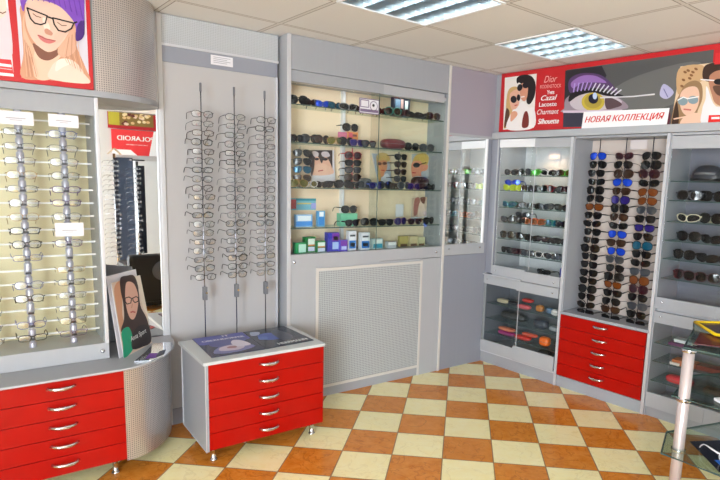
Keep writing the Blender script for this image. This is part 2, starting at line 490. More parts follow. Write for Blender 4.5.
for (xa, xb) in ((-.015, .523), (-.575, -.02)):
    n0 = len(t.children)
    for k in range(5):
        p = .0952; za = .563 - (k + 1) * p
        d = part('drawer', BX(xa, xb, 3.0, 3.018, za + .0015, za + p - .0015, bev=.0015), RED, t, ti)
        part('handle', HND, parent=d, M=T((xa + xb) / 2, 3.0, za + p * .62))
for x, y in ((.476, 3.06), (-.05, 3.06), (-.55, 3.06), (.476, 3.38), (-.55, 3.38)): part('leg', LEGM, parent=t, M=ti @ T(x, y, 0))

# glass showcase on the counter
t = thing('glass_showcase', 'grey framed glass showcase of eyeglasses standing on the left counter', 'showcase', T(-.06, 3.3, .577)); ti = t.matrix_world.inverted()
s = MBd(); s.box(-.62, .49, 3.47, 3.482, .578, 1.895); part('back_panel', s, YELLOWISH, t, ti)
s = MBd(); s.box(.474, .49, 3.2, 3.47, .66, 1.895); part('side_panel', s, LAM, t, ti)
s = MBd(); s.box(-.62, -.604, 3.2, 3.47, .66, 1.895); part('side_panel', s, LAM, t, ti)
part('door_stile', BX(.478, .494, 3.186, 3.2, .66, 1.895, bev=.002), EDGE, t, ti); part('door_stile', BX(-.62, -.6, 3.186, 3.2, .66, 1.895), EDGE, t, ti)
s = MBd(); s.box(-.62, .494, 3.19, 3.47, .578, .662, bev=.002); bt = part('bottom_rail', s, LAML, t, ti)
part('lock', KNOBM, parent=bt, M=T(.462, 3.19, .622))
s = MBd(); s.box(-.62, .478, 3.192, 3.21, 1.808, 1.895, bev=.001); part('header', s, LAM, t, ti)
s = MBd(); s.box(-.6, .478, 3.196, 3.2, .662, 1.808); part('glass_door', s, GLASSM, t, ti)
for k in range(18):
    z = 1.775 - k * .0665
    s = MBd(); s.box(-.6, .473, 3.325, 3.337, z - .004, z + .004); part('rail', s, WHITE, t, ti)
# soffit / canopy
t = thing('display_canopy', 'overhead grey canopy box with a curved perforated steel corner', 'canopy', T(0, 3.4, 1.9)); ti = t.matrix_world.inverted()
s = MBd(); s.box(-.62, .49, 3.19, 3.5, 1.925, CEIL - .004); part('box', s, LAM, t, ti)
q = quarter(.488, 3.49, .34, .31)
s = MBd(); s.prism([(-.62, 3.50), (-.62, 3.17)] + quarter(.488, 3.50, .35, .33), 1.897, 1.925); part('soffit_board', s, LAM, t, ti)
s = MBd(); u = 0
for k in range(len(q) - 1):
    a, b_ = q[k], q[k + 1]; du = math.dist(a, b_)
    s.face([(a[0], a[1], 1.925), (b_[0], b_[1], 1.925), (b_[0], b_[1], CEIL - .004), (a[0], a[1], CEIL - .004)], None, [(u, 0), (u + du, 0), (u + du, .5), (u, .5)], True); u += du
part('curved_panel', s, PERF, t, ti)
s = MBd(); s.box(.826, .842, 3.478, 3.494, 1.925, CEIL - .004); part('edge_strip', s, EDGE, t, ti)

# banner with the woman in the purple hat
PY = 3.176
t = thing('poster_board', 'red framed poster board with a woman in a purple knitted hat and glasses', 'poster', T(.15, PY, 2.1)); ti = t.matrix_world.inverted()
s = MBd(); s.box(-.62, .477, PY, PY + .012, 1.928, CEIL - .006); part('board', s, mat('banner_red', (192, 34, 40), .35), t, ti)
s = MBd(); A = Art(s, (0, 0, 5.22), (0, PY, 0), (0, -1, 0), (60, -260, 600, 600), ti)
P2 = [(62, -260), (434, -260), (466, 436), (113, 405)]
A.put(P2, (208, 204, 216))
A.sm([(118, 20), (112, 120), (122, 280), (114, 404), (270, 418), (462, 434), (445, 350), (400, 240), (392, 120), (300, 40)], (204, 150, 120))
A.sm([(180, 230), (170, 300), (185, 405), (262, 412), (290, 330), (320, 270)], (232, 192, 168))
A.sm([(172, 225), (250, 272), (318, 250), (300, 290), (250, 316), (200, 296)], (128, 82, 66))
A.sm([(136, 20), (132, 100), (150, 172), (190, 232), (248, 268), (298, 252), (350, 186), (386, 110), (372, 40), (300, -10), (180, -20)], (226, 192, 174))
A.sm([(132, 60), (128, 130), (150, 200), (180, 260), (165, 300), (130, 250), (118, 120)], (222, 178, 150))
A.sm([(352, 186), (300, 262), (330, 300), (390, 270), (400, 200), (388, 130)], (222, 172, 146))
A.sm([(262, 412), (268, 350), (300, 316), (350, 306), (400, 330), (440, 386), (462, 436)], (232, 206, 190))
A.sm([(300, 316), (350, 306), (372, 330), (330, 350), (290, 372)], (242, 222, 210))
A.sm([(150, 150), (176, 140), (196, 170), (190, 205), (168, 190)], (232, 190, 172)); A.sm([(286, 180), (330, 160), (350, 170), (320, 215), (290, 225)], (230, 186, 168))
A.sm([(222, 96), (240, 98), (262, 150), (240, 158), (228, 140)], (244, 216, 202))
for k in range(7): A.line([(124 + k * 5, 200 + k * 8), (132 + k * 7, 300), (140 + k * 10, 400)], 3, (186, 132, 104) if k % 2 else (224, 180, 150))
for k in range(7): A.line([(352 + k * 8, 200 - k * 6), (330 + k * 14, 290), (352 + k * 14, 330 + k * 9)], 3, (188, 136, 108) if k % 2 else (226, 182, 152))
A.sm([(232, 156), (246, 150), (274, 172), (268, 186), (250, 182), (236, 174)], (196, 140, 120))
A.sm([(196, 182), (222, 190), (240, 200), (290, 214), (262, 228), (232, 222), (208, 204)], (204, 118, 116))
A.line([(196, 184), (238, 204), (290, 214)], 3, (150, 70, 70))
A.line([(172, 72), (190, 86), (214, 92)], 4, (120, 86, 74)); A.line([(300, 118), (322, 134), (346, 134)], 4, (120, 86, 74))
A.clip = (60, -260, 440, 600)
A.sm([(112, 40), (104, -40), (150, -140), (300, -170), (430, -90), (446, 20), (448, 120), (436, 190), (412, 214), (394, 206), (392, 130), (340, 60), (290, 24), (226, 4), (150, -2), (128, 30), (124, 60)], (124, 74, 184))
for k in range(11):
    x = 150 + k * 27; A.line([(x, -150), (x + 6, -60), (x + 20 + k * 2, 4 + k * k * 1.2)], 4, (98, 52, 158))
A.sm([(398, 150), (420, 110), (446, 120), (436, 190), (412, 214), (394, 206)], (72, 38, 120))
A.line([(140, 42), (245, 84), (236, 122), (212, 130), (180, 122), (158, 98)], 7, (26, 24, 28), True)
A.line([(274, 94), (384, 122), (372, 150), (340, 168), (304, 160), (282, 128)], 7, (26, 24, 28), True)
A.line([(245, 88), (274, 98)], 8, (26, 24, 28)); A.line([(384, 122), (400, 116)], 8, (26, 24, 28))
part('printed_picture', s, None, t)
s = MBd(); A = Art(s, (0, 0, 5.22), (0, PY, 0), (0, -1, 0), (-700, -260, 100, 600), ti)
A.put([(-700, -260), (20, -260), (72, 400), (-700, 340)], (228, 222, 228))
A.sm([(-60, 60), (0, 20), (36, 40), (50, 90), (58, 310), (-80, 300)], (214, 202, 210)); A.sm([(-40, -20), (10, -30), (34, 30), (22, 84), (-30, 90)], (236, 208, 194)); A.line([(-10, 60), (14, 70), (30, 62)], 6, (120, 80, 70))
A.put([(-700, 250), (58, 312), (74, 402), (-700, 340)], (214, 50, 54))
A.put([(-60, 322), (60, 338), (61, 352), (-60, 338)], (246, 238, 240)); A.put([(-60, 346), (62, 362), (62, 366), (-60, 350)], (236, 190, 192)); A.put([(-60, 372), (70, 386), (72, 400), (-60, 388)], (248, 244, 246))
part('printed_picture', s, None, t)

# ================================================================== BACK: pale display panel and mirror on the left
t = thing('wall_display_board', 'pale grey wall panel with grey frame and perforated header behind the eyeglass rods', 'display panel', T(1.2, 3.5, 0)); ti = t.matrix_world.inverted()
part('panel_face', BX(.856, 1.555, 3.5, 3.52, .10, 2.165), PANEL, t, ti)
part('header_band', BX(.872, 1.566, 3.492, 3.52, 2.165, 2.252), LAMD, t, ti)
s = MBd(); s.face([(.872, 3.498, 2.254), (1.575, 3.498, 2.254), (1.575, 3.498, CEIL - .004), (.872, 3.498, CEIL - .004)], None, [(0, 0), (.7, 0), (.7, .17), (0, .17)])
s.box(.872, 1.575, 3.5, 3.52, 2.254, CEIL - .004)
s2 = MBd(); s2.face([(.872, 3.499, 2.266), (1.575, 3.499, 2.266), (1.575, 3.499, CEIL - .004), (.872, 3.499, CEIL - .004)], None, [(0, 0), (.7, 0), (.7, .17), (0, .17)])
part('perforated_header', s2, PERFH, t, ti)
part('header_backing', BX(.872, 1.575, 3.501, 3.52, 2.252, CEIL - .004), LAML, t, ti)
part('frame_strip', BX(.872, 1.575, 3.488, 3.50, 2.252, 2.266, bev=.001), EDGE, t, ti)
part('frame_post', BX(.846, .872, 3.485, 3.52, 0, CEIL - .004, bev=.002), EDGE, t, ti)
part('frame_post', BX(1.554, 1.568, 3.487, 3.52, .10, 2.165, bev=.002), EDGE, t, ti)
part('baseboard', BX(.872, 1.575, 3.49, 3.52, 0, .10), LAMD, t, ti)
s = BX(1.145, 1.277, 3.488, 3.4895, 2.187, 2.241); o = solo('paper_sign', s, PAPER, 'small white printed notice stuck on the header above the middle eyeglass rods', 'notice', Matrix())
for k in range(4):
    s = MBd(); s.box(1.16, 1.262 - (k % 2) * .02, 3.4872, 3.488, 2.229 - k * .010, 2.232 - k * .010); part('printed_line', s, mat('ink_grey', (150, 150, 160)), o)

w = thing('wall_mirror', 'tall mirror between the left showcase and the pale panel', 'mirror', T(.7, 3.5, 1.2)); ti = w.matrix_world.inverted()
part('mirror_glass', BX(.50, .838, 3.497, 3.50, .577, 1.90), MIRROR, w, ti)
part('frame', BX(.834, .846, 3.487, 3.5, .577, 1.9), EDGE, w, ti)
struct('wall_niche', BX(.45, .846, 3.502, 3.55, 0, CEIL - .004), LAM)

# card with the woman in glasses, on the counter
b0 = Vector((.555, 3.156, .5775)); b1 = Vector((.74, 3.364, .5775)); t0 = Vector((.523, 3.239, .966)); t1 = Vector((.707, 3.444, .962))
n = (b1 - b0).cross(t0 - b0).normalized()
if n.dot(CAMLOC - b0) < 0: n = -n
s = MBd()
def slab(s, q, n, th, m=None):
    q2 = [p - n * th for p in q]; s.face(q, m); s.face(list(reversed(q2)), m)
    for k in range(4): s.face([q[k], q2[k], q2[(k + 1) % 4], q[(k + 1) % 4]], m)
slab(s, [b0, b1, t1, t0], n, .003, PAPER)
A = Art(s, (110, 270, 5.333), b0, n, None)
E1 = lambda p: ((p[0] - 110) * 5.333, (p[1] - 270) * 5.333)
A.put([E1((124, 357.6)), E1((151.8, 343)), E1((140, 275.2)), E1((111.2, 283))], (214, 196, 178))
A.sm([(22, 96), (58, 60), (64, 150), (66, 240), (80, 310), (58, 330), (36, 220)], (206, 150, 116))
A.put([(128, 34), (160, 28), (206, 258), (176, 200)], (226, 214, 196))
A.sm([(54, 44), (90, 30), (126, 30), (148, 82), (162, 190), (196, 262), (219, 380), (150, 410), (96, 372), (58, 326), (74, 262), (70, 180), (56, 110)], (58, 38, 32))
A.sm([(84, 74), (104, 62), (128, 76), (146, 120), (150, 170), (142, 226), (126, 262), (106, 256), (90, 214), (80, 150)], (220, 172, 150))
A.line([(80, 150), (100, 144), (114, 152), (110, 176), (90, 182), (80, 168)], 5, (24, 20, 22), True)
A.line([(120, 150), (138, 142), (150, 148), (150, 166), (132, 174), (122, 164)], 5, (24, 20, 22), True)
A.line([(114, 152), (120, 152)], 4, (24, 20, 22)); A.line([(110, 226), (120, 222), (132, 226)], 8, (190, 90, 86)); A.line([(118, 180), (114, 202)], 4, (190, 138, 116))
A.sm([(60, 330), (96, 304), (118, 350), (122, 420), (74, 470), (68, 400)], (22, 158, 118))
A.sm([(118, 350), (122, 424), (214, 380), (200, 300), (150, 300)], (34, 26, 28))
card = solo('photo_card', s, PAPER, 'tall display card of a dark haired woman in black glasses standing on the rounded counter', 'display card', Matrix())
x = (b1 - b0).normalized(); z = (t0 - b0).normalized(); Mx = Matrix((x, n.cross(x) * -1 if False else -n, z)).transposed().to_4x4()
Mx.translation = b0 + x * .08 + z * .055 + n * .0035
lettering('lettering', 'Anna Sport', Mx @ Matrix.Rotation(math.radians(-6), 4, 'Y'), .16, mat('ink_white', (240, 240, 240)), card, .3, .035)
s = MBd(); off = n * -.012 + Vector((-.012, -.004, .038)); slab(s, [b0 + off + Vector((0, 0, -.036)), b1 + off + Vector((0, 0, -.036)), t1 + off, t0 + off], n, .002, PAPER)
solo('card_backing', s, PAPER, 'plain white card standing just behind the dark haired woman card', 'card', Matrix())
# shallow glass dish with leaflet at the rounded tip
s = MBd(); pl = [(.60, 3.20), (.70, 3.14), (.77, 3.18), (.81, 3.28), (.81, 3.36), (.74, 3.30)]
s.prism([(.585, 3.06), (.66, 3.03), (.74, 3.08), (.80, 3.17), (.835, 3.30), (.80, 3.33), (.74, 3.33), (.66, 3.18)], .578, .582)
tr = solo('glass_tray', s, mat('mirror_tray', (200, 205, 212), .08, .9), 'small mirrored tray with a leaflet at the rounded counter tip', 'tray', Matrix())
s = MBd(); s.face([(.64, 3.07, .5835), (.69, 3.06, .5835), (.73, 3.13, .5835), (.68, 3.15, .5835)], mat('leaflet_purple', (110, 60, 160))); s.face([(.69, 3.07, .5838), (.74, 3.10, .5838), (.77, 3.18, .5838), (.73, 3.16, .5838)], mat('leaflet_dark', (50, 56, 80)))
part('leaflet', s, None, tr)

# ================================================================== BACK: central showcase
t = thing('central_showcase', 'large grey glass fronted showcase with lower perforated panel in the middle', 'showcase', T(2.26, 3.4, 0)); ti = t.matrix_world.inverted()
def P_(name, a, m, par=None, bev=0, lab=None): return part(name, BX(*a, bev=bev), m, par or t, ti if par is None else None, label=lab)
P_('side_panel', (1.592, 1.612, 3.4, 3.85, 0, CEIL - .003), LAML, bev=.001)
P_('edge_strip', (1.588, 1.614, 3.392, 3.4, 0, CEIL - .003), EDGE, bev=.001)
P_('side_panel', (2.925, 2.955, 3.4, 3.85, 0, CEIL - .003), LAM, bev=.001)
P_('edge_strip', (2.925, 2.945, 3.392, 3.4, 0, CEIL - .003), EDGEW, bev=.001)
P_('back_panel', (1.612, 2.925, 3.64, 3.66, 1.0, 2.2), CREAM)
P_('fascia', (1.612, 2.925, 3.402, 3.42, 2.214, CEIL - .003), LAM, bev=.001)
P_('ceiling_board', (1.612, 2.925, 3.42, 3.64, 2.16, 2.18), LAML)
P_('sliding_track', (1.612, 2.33, 3.406, 3.43, 2.143, 2.212), LAM, bev=.001)
P_('sliding_track', (2.30, 2.90, 3.412, 3.434, 2.143, 2.210), LAML, bev=.001)
P_('shelf_base', (1.612, 2.925, 3.44, 3.64, .99, 1.03), LAM)
r = P_('bottom_rail', (1.612, 2.33, 3.398, 3.42, .946, 1.034), LAML, bev=.001); part('lock', KNOBM, parent=r, M=T(1.64, 3.398, .985))
r = P_('bottom_rail', (2.30, 2.925, 3.404, 3.428, .950, 1.034), LAML, bev=.001); part('lock', KNOBM, parent=r, M=T(2.87, 3.404, .995))
P_('glass_door', (1.614, 2.30, 3.410, 3.414, 1.034, 2.143), GLASSM)
P_('glass_door', (2.24, 2.922, 3.424, 3.428, 1.034, 2.143), glass('green_door_glass', (.93, .965, .945), .03))
P_('door_edge', (2.298, 2.301, 3.409, 3.415, 1.034, 2.143), GEDGE)
P_('lower_panel', (1.612, 1.806, 3.404, 3.42, .07, .945), LAML)
P_('lower_panel', (2.732, 2.925, 3.404, 3.42, 0, .945), LAML)
s = MBd(); s.face([(1.826, 3.402, .085), (2.722, 3.402, .085), (2.722, 3.402, .912), (1.826, 3.402, .912)], None, [(0, 0), (.896, 0), (.896, .827), (0, .827)])
part('perforated_panel', s, PERFP, t, ti)
part('panel_backing', BX(1.81, 2.73, 3.408, 3.42, .07, .947), LAML, t, ti)
s = MBd(); s.box(1.806, 1.826, 3.396, 3.408, .068, .932); s.box(2.718, 2.734, 3.396, 3.408, .0, .932); s.box(1.826, 2.718, 3.396, 3.408, .912, .930); s.box(1.826, 2.718, 3.396, 3.408, .068, .088)
part('panel_frame', s, EDGEW, t, ti)
P_('kick_board', (1.612, 2.73, 3.408, 3.43, 0, .068), LAM)
P_('shelf_standard', (2.118, 2.142, 3.61, 3.64, 1.03, 2.16), mat('white_metal', (232, 234, 238), .25, .1))
SHZ = [2.012, 1.772, 1.477, 1.207]
for z in SHZ:
    sh = part('glass_shelf', BX(1.616, 2.922, 3.44, 3.63, z - .007, z), SHELFG, t, ti)
    part('shelf_edge', BX(1.616, 2.922, 3.4385, 3.44, z - .007, z), GEDGE, sh)
# notice on the glass
o = solo('window_sticker', BX(2.128, 2.292, 3.4045, 3.4055, 1.995, 2.098), mat('sticker_violet', (120, 104, 134)), 'white and violet pictogram notice stuck on the central showcase glass', 'notice', Matrix())
s = MBd(); s.box(2.134, 2.286, 3.4038, 3.4045, 2.001, 2.092, m=PAPER); s.box(2.136, 2.284, 3.4032, 3.4038, 2.006, 2.026, m=mat('sticker_violet', (0, 0, 0))); s.box(2.142, 2.200, 3.4030, 3.4036, 2.042, 2.082, m=PAPER); s.box(2.136, 2.206, 3.4034, 3.4037, 2.036, 2.088, m=mat('sticker_violet', (0, 0, 0)))
s.lathe([(.033, 3.4032), (.033, 3.4037)], (2.246, 0, 2.052), m=mat('sticker_violet', (0, 0, 0)), axis='y'); s.lathe([(.028, 3.4026), (.028, 3.4033)], (2.246, 0, 2.052), m=PAPER, axis='y'); s.lathe([(.010, 3.402), (.010, 3.4027)], (2.243, 0, 2.056), m=BLACK, axis='y')
part('pictogram', s, None, o)

# mirror bay between showcase and corner cabinet
t = thing('mirror_bay', 'narrow grey bay with a mirror above a plain panel in the corner', 'mirror', T(3.2, 3.4, 0)); ti = t.matrix_world.inverted()
P_('lower_panel', (2.957, 3.43, 3.408, 3.43, 0, .955), LAMD)
r = P_('bottom_rail', (2.957, 3.40, 3.402, 3.43, .958, 1.045), LAML, bev=.001)
for x in (3.0, 3.345): part('lock', KNOBM, parent=r, M=T(x, 3.402, 1.01) @ Matrix.Scale(.7, 4))
P_('mirror_glass', (2.957, 3.375, 3.412, 3.416, 1.045, 1.905), MIRROR)
P_('frame_post', (3.372, 3.386, 3.402, 3.43, 1.045, 1.905), WHITE, bev=.001)
P_('frame_post', (3.386, 3.43, 3.406, 3.43, .955, 1.925), LAMD)
P_('top_rail', (2.957, 3.43, 3.402, 3.43, 1.905, 1.925), LAML)
P_('upper_panel', (2.957, 3.46, 3.408, 3.43, 1.925, CEIL - .003), mat('mauve_grey_panel', (158, 152, 164), .5))

# ================================================================== RIGHT WALL (local frame MR: x along wall, y into wall)
def Pr(name, a, m, par=None, bev=0): return part(name, BX(*a, bev=bev), m, par or t)
def shelf_r(par, x0, x1, z, y1=.33, y0=.03):
    sh = part('glass_shelf', BX(x0, x1, y0, y1, z - .006, z), SHELFG, par); part('shelf_edge', BX(x0, x1, y0 - .0015, y0, z - .006, z), GEDGE, sh)
C1Z = [1.618, 1.492, 1.354, 1.230, 1.094, .969]
t = thing('corner_cabinet', 'grey corner cabinet with glass doors, left of the red drawers', 'cabinet', MR)
Pr('filler_panel', (.0, .085, 0.0, .02, .79, 1.905), LAMD)
Pr('frame_post', (.075, .087, -.006, 0.0, .79, 1.905), LAML, bev=.001)
Pr('side_panel', (.0, .016, .02, .36, 0, 1.905), LAML); Pr('side_panel', (.087, .097, .02, .36, .79, 1.9), LAML)
Pr('side_panel', (.757, .773, .0, .36, 0, 1.905), LAML); Pr('edge_strip', (.754, .775, -.006, .0, 0, 1.905), EDGE)
Pr('back_panel', (.016, .757, .36, .372, 0, 1.9), mat('white_back_panel', (226, 228, 230), .5))
Pr('top_board', (.087, .757, .02, .36, 1.885, 1.905), LAML); Pr('track', (.09, .43, .002, .02, 1.838, 1.902), WHITE, bev=.001); Pr('track', (.41, .752, .008, .024, 1.832, 1.900), LAML, bev=.001)
for z in C1Z: shelf_r(t, .1, .755, z)
Pr('middle_board', (.016, .757, .03, .36, .80, .83), LAML)
r = Pr('bottom_rail', (.085, .42, -.004, .014, .778, .862), LAML, bev=.001); part('lock', KNOBM, parent=r, M=T(.12, -.004, .818) @ Matrix.Scale(.6, 4))
r = Pr('bottom_rail', (.40, .748, -.012, .006, .772, .852), LAML, bev=.001); part('lock', KNOBM, parent=r, M=T(.70, -.012, .805) @ Matrix.Scale(.6, 4))
Pr('glass_door', (.10, .44, .012, .016, .86, 1.84), GLASSM); Pr('glass_door', (.40, .75, .020, .024, .85, 1.84), GLASSM); Pr('door_edge', (.44, .443, .011, .017, .86, 1.84), EDGE)
Pr('ledge', (.0, .40, -.03, .0, .772, .782), EDGE, bev=.002)
r = Pr('lower_rail', (.008, .38, -.014, .004, .695, .768), LAML, bev=.001); part('lock', KNOBM, parent=r, M=T(.05, -.014, .735) @ Matrix.Scale(.6, 4))
r = Pr('lower_rail', (.36, .748, -.02, -.004, .688, .768), LAML, bev=.001); part('lock', KNOBM, parent=r, M=T(.70, -.02, .725) @ Matrix.Scale(.6, 4))
Pr('glass_door', (.01, .38, -.006, -.002, .20, .695), GLASSM); Pr('glass_door', (.36, .745, .004, .008, .20, .69), GLASSM); Pr('door_edge', (.378, .381, -.007, -.001, .2, .695), EDGE)
Pr('door_rail', (.008, .38, -.014, .004, .105, .20), LAML, bev=.001); Pr('door_rail', (.36, .748, -.02, -.004, .103, .225), LAML, bev=.001)
Pr('kick_board', (.0, .757, -.002, .02, 0, .098), LAM); Pr('sill_strip', (.0, .757, -.01, .02, .094, .106), EDGE)
for z in (.526, .39, .262): shelf_r(t, .02, .755, z)
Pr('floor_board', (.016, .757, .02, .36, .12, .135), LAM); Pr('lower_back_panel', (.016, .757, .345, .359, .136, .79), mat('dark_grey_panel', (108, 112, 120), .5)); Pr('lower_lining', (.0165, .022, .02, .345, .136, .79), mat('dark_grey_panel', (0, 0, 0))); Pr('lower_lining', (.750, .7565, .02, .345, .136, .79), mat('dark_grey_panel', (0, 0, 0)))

t = thing('rack_cabinet', 'grey open cabinet with sunglasses rack above five red drawers', 'cabinet', MR @ T(.775, 0, 0)); ti = T(-.775, 0, 0)
def Pq(name, a, m, par=None, bev=0): return part(name, BX(*a, bev=bev), m, par or t, ti if par is None else None)
Pq('back_panel', (.777, 1.46, .245, .262, .60, 1.905), BEIGE); Pq('side_panel', (.776, .788, .0, .245, .60, 1.905), LAM); Pq('side_panel', (1.452, 1.462, .0, .245, .6, 1.905), LAM)
Pq('countertop', (.777, 1.462, -.012, .262, .576, .597), LAM, bev=.002); Pq('body', (.777, 1.46, .016, .262, .085, .576), LAM)
Pq('edge_strip', (1.455, 1.476, -.006, .016, 0, 1.905), EDGE)
for k in range(5):
    p = .0965; za = .572 - (k + 1) * p
    d = part('drawer', BX(.776, 1.445, -.002, .014, za + .0015, za + p - .0015, bev=.0015), RED, t, ti); part('handle', HND, parent=d, M=T(1.11, -.002, za + p * .62))
Pq('kick_board', (.777, 1.455, .002, .02, 0, .086), LAM)
Pq('top_board', (.777, 1.46, .0, .245, 1.890, 1.905), LAM)

C3Z = [1.602, 1.478, 1.34, 1.215, 1.093, .962]
t = thing('right_cabinet', 'grey cabinet with glass doors and shelves, right of the red drawers', 'cabinet', MR @ T(1.478, 0, 0)); ti = T(-1.478, 0, 0)
X1 = 2.5
Pq('side_panel', (1.478, 1.488, .0, .33, 0, 1.905), LAM); Pq('side_panel', (X1, X1 + .016, .0, .33, 0, 1.905), LAM)
Pq('back_panel', (1.488, X1, .32, .332, 0, 1.9), mat('mauve_grey_back', (122, 122, 134), .5)); Pq('track', (1.488, X1, .002, .02, 1.805, 1.885), LAML); Pq('top_board', (1.488, X1, .0, .32, 1.89, 1.905), LAML)
for z in C3Z:
    sh = part('glass_shelf', BX(1.49, X1, .03, .30, z - .006, z), SHELFG, t, ti); part('shelf_edge', BX(1.49, X1, .0285, .03, z - .006, z), GEDGE, sh)
r = Pq('bottom_rail', (1.486, 1.86, -.006, .014, .756, .834), LAM, bev=.001); part('lock', KNOBM, parent=r, M=T(1.53, -.006, .805) @ Matrix.Scale(.7, 4))
r = Pq('bottom_rail', (1.85, X1, .0, .02, .756, .834), LAM, bev=.001)
r = Pq('lower_rail', (1.486, 1.86, -.006, .014, .660, .736), LAM, bev=.001); part('lock', KNOBM, parent=r, M=T(1.53, -.006, .705) @ Matrix.Scale(.7, 4))
r = Pq('lower_rail', (1.85, X1, .0, .02, .660, .736), LAM, bev=.001)
Pq('middle_board', (1.488, X1, .02, .32, .736, .756), LAML)
Pq('glass_door', (1.488, 1.87, .008, .012, .834, 1.81), GLASSM); Pq('glass_door', (1.85, X1, .016, .02, .834, 1.81), GLASSM)
Pq('glass_door', (1.488, 1.87, .004, .008, .17, .66), GLASSM); Pq('glass_door', (1.85, X1, .012, .016, .17, .66), GLASSM)
Pq('door_rail', (1.486, 1.86, -.006, .014, .068, .17), LAML, bev=.001); Pq('door_rail', (1.86, X1, .0, .02, .068, .17), LAML, bev=.001)
Pq('kick_board', (1.48, X1, .01, .03, 0, .064), LAM)
for z in (.516, .387, .25):
    sh = part('glass_shelf', BX(1.49, X1, .03, .30, z - .006, z), SHELFG, t, ti); part('shelf_edge', BX(1.49, X1, .0285, .03, z - .006, z), GEDGE, sh)
Pq('floor_board', (1.488, X1, .02, .32, .085, .1), LAM)

# rail and banner over the right wall
solo('cornice_rail', BX(.02, 2.52, -.02, .33, 1.908, 1.958, bev=.002), LAML, 'long light grey rail running under the red banner', 'rail', MR)
solo('banner_box', BX(.0, 2.52, .014, .33, 1.960, CEIL - .004), LAM, 'grey boxed cornice behind the red banner', 'cornice', MR)
t = thing('advertising_banner', 'wide red banner with a giant purple made-up eye and two couples in sunglasses', 'banner', MR @ T(.9, 0, 2.2)); ti = t.matrix_world.inverted()
part('board', BX(.075, 2.2, -.004, .012, 1.962, CEIL - .006), mat('banner_red', (0, 0, 0)), t, ti @ MR)
NR = Vector((-.9953, -.0965, 0)); PR = RO + NR * .004
s = MBd(); A = Art(s, (498, 70, 7.742), PR, NR, None, ti)
A.put([(54, 60), (300, 28), (276, 446), (40, 462)], (232, 226, 220))
A.sm([(80, 160), (110, 132), (150, 134), (164, 190), (150, 300), (120, 330), (100, 420), (60, 450), (44, 440), (60, 330), (66, 230)], (206, 168, 110))
A.sm([(64, 300), (90, 330), (70, 420), (48, 440)], (90, 60, 40)); A.sm([(96, 180), (150, 150), (168, 200), (160, 280), (130, 322), (104, 300), (90, 240)], (226, 174, 150))
A.sm([(148, 60), (200, 36), (262, 50), (292, 110), (284, 200), (250, 262), (222, 250), (216, 160), (170, 100), (148, 104)], (38, 30, 32))
A.sm([(166, 120), (214, 96), (232, 130), (228, 200), (210, 240), (184, 230), (168, 180)], (214, 150, 122))
A.sm([(110, 320), (140, 300), (180, 250), (206, 250), (240, 290), (282, 300), (276, 446), (70, 458)], (238, 232, 230)); A.sm([(186, 440), (200, 340), (226, 320), (240, 380), (232, 440)], (120, 40, 34)); A.sm([(104, 330), (140, 320), (150, 350), (100, 400)], (220, 160, 130))
A.el(122, 228, 24, 28, (34, 28, 34)); A.el(160, 214, 14, 26, (34, 28, 34)); A.el(170, 136, 20, 28, (34, 28, 34), .3); A.el(214, 118, 24, 24, (34, 28, 34)); A.line([(180, 210), (204, 206)], 10, (236, 220, 214)); A.line([(132, 276), (150, 270)], 8, (190, 70, 70))
part('printed_couple', s, None, t)
s = MBd(); A = Art(s, (555, 55, 6.4), PR, NR, None, ti)
X = lambda px, py: ((px - 555) * 6.4, (py - 55) * 6.4)
A.put([(74, 96), X(714, 49.5), X(708, 126), (52, 462)], (84, 84, 84))
A.sm([X(640, 75), X(700, 62), X(690, 95), X(640, 112), X(610, 95)], (104, 104, 102)); A.put([(66, 100), (300, 70), (330, 130), (300, 200), (200, 250), (100, 320), (58, 330)], (42, 40, 46))
A.sm([(86, 180), (110, 140), (180, 116), (280, 124), (350, 170), (400, 240), (340, 220), (240, 210), (150, 230), (96, 240)], (88, 60, 104))
A.sm([(104, 178), (170, 134), (260, 134), (330, 176), (260, 176), (170, 180), (118, 214)], (150, 110, 180))
A.sm([(60, 340), (70, 280), (140, 236), (230, 228), (320, 250), (400, 270), (470, 330), (400, 352), (60, 366)], (150, 134, 144)); A.sm([(96, 300), (160, 244), (250, 230), (340, 252), (430, 300), (330, 346), (200, 352), (130, 346)], (196, 184, 190))
A.sm([(100, 250), (170, 222), (260, 216), (350, 232), (440, 262), (330, 262), (240, 240), (150, 262), (90, 300)], (24, 20, 26))
A.el(244, 300, 74, 60, (196, 172, 62)); A.el(244, 296, 56, 46, (170, 150, 60)); A.el(246, 280, 32, 32, (20, 22, 44)); A.el(256, 262, 14, 22, (190, 206, 236)); A.sm([(322, 276), (372, 278), (430, 316), (380, 340), (330, 344)], (86, 66, 72))
A.put([(52, 356), (430, 350), (440, 364), (52, 372)], (208, 190, 206)); A.put([(54, 370), (190, 372), (170, 456), (52, 462)], (52, 50, 66))
for k in range(12):
    x0_ = 120 + k * 24; y0_ = 214 + (abs(k - 4) ** 1.6) * 1.4; A.line([(x0_, y0_ + 10), (x0_ + 8 + k * 3, y0_ - 44 + k * 2)], 8, (176, 150, 214) if k < 5 else (216, 214, 226))
A.put([(290, 270), (500, 262), X(655, 93.5), X(655, 95), (500, 270), (290, 278)], (208, 206, 210))
A.sm([X(660, 95), X(664, 84), X(674, 92), X(667, 99)], (176, 174, 206)); A.line([X(664, 89), X(668, 97)], 6, (110, 106, 150))
part('printed_eye', s, None, t)
s = MBd(); A = Art(s, (575, 100, 7.2), PR, NR, None, ti); A.k = 40
A.put([(66, 86), (684, 58), (660, 196), (48, 212)], (242, 240, 240)); A.put([(684, 58), (690, 120), (680, 190), (662, 192)], (90, 30, 50))
part('white_strip', s, None, t)
def on_R(px, py): return hit(px, py, PR, NR)
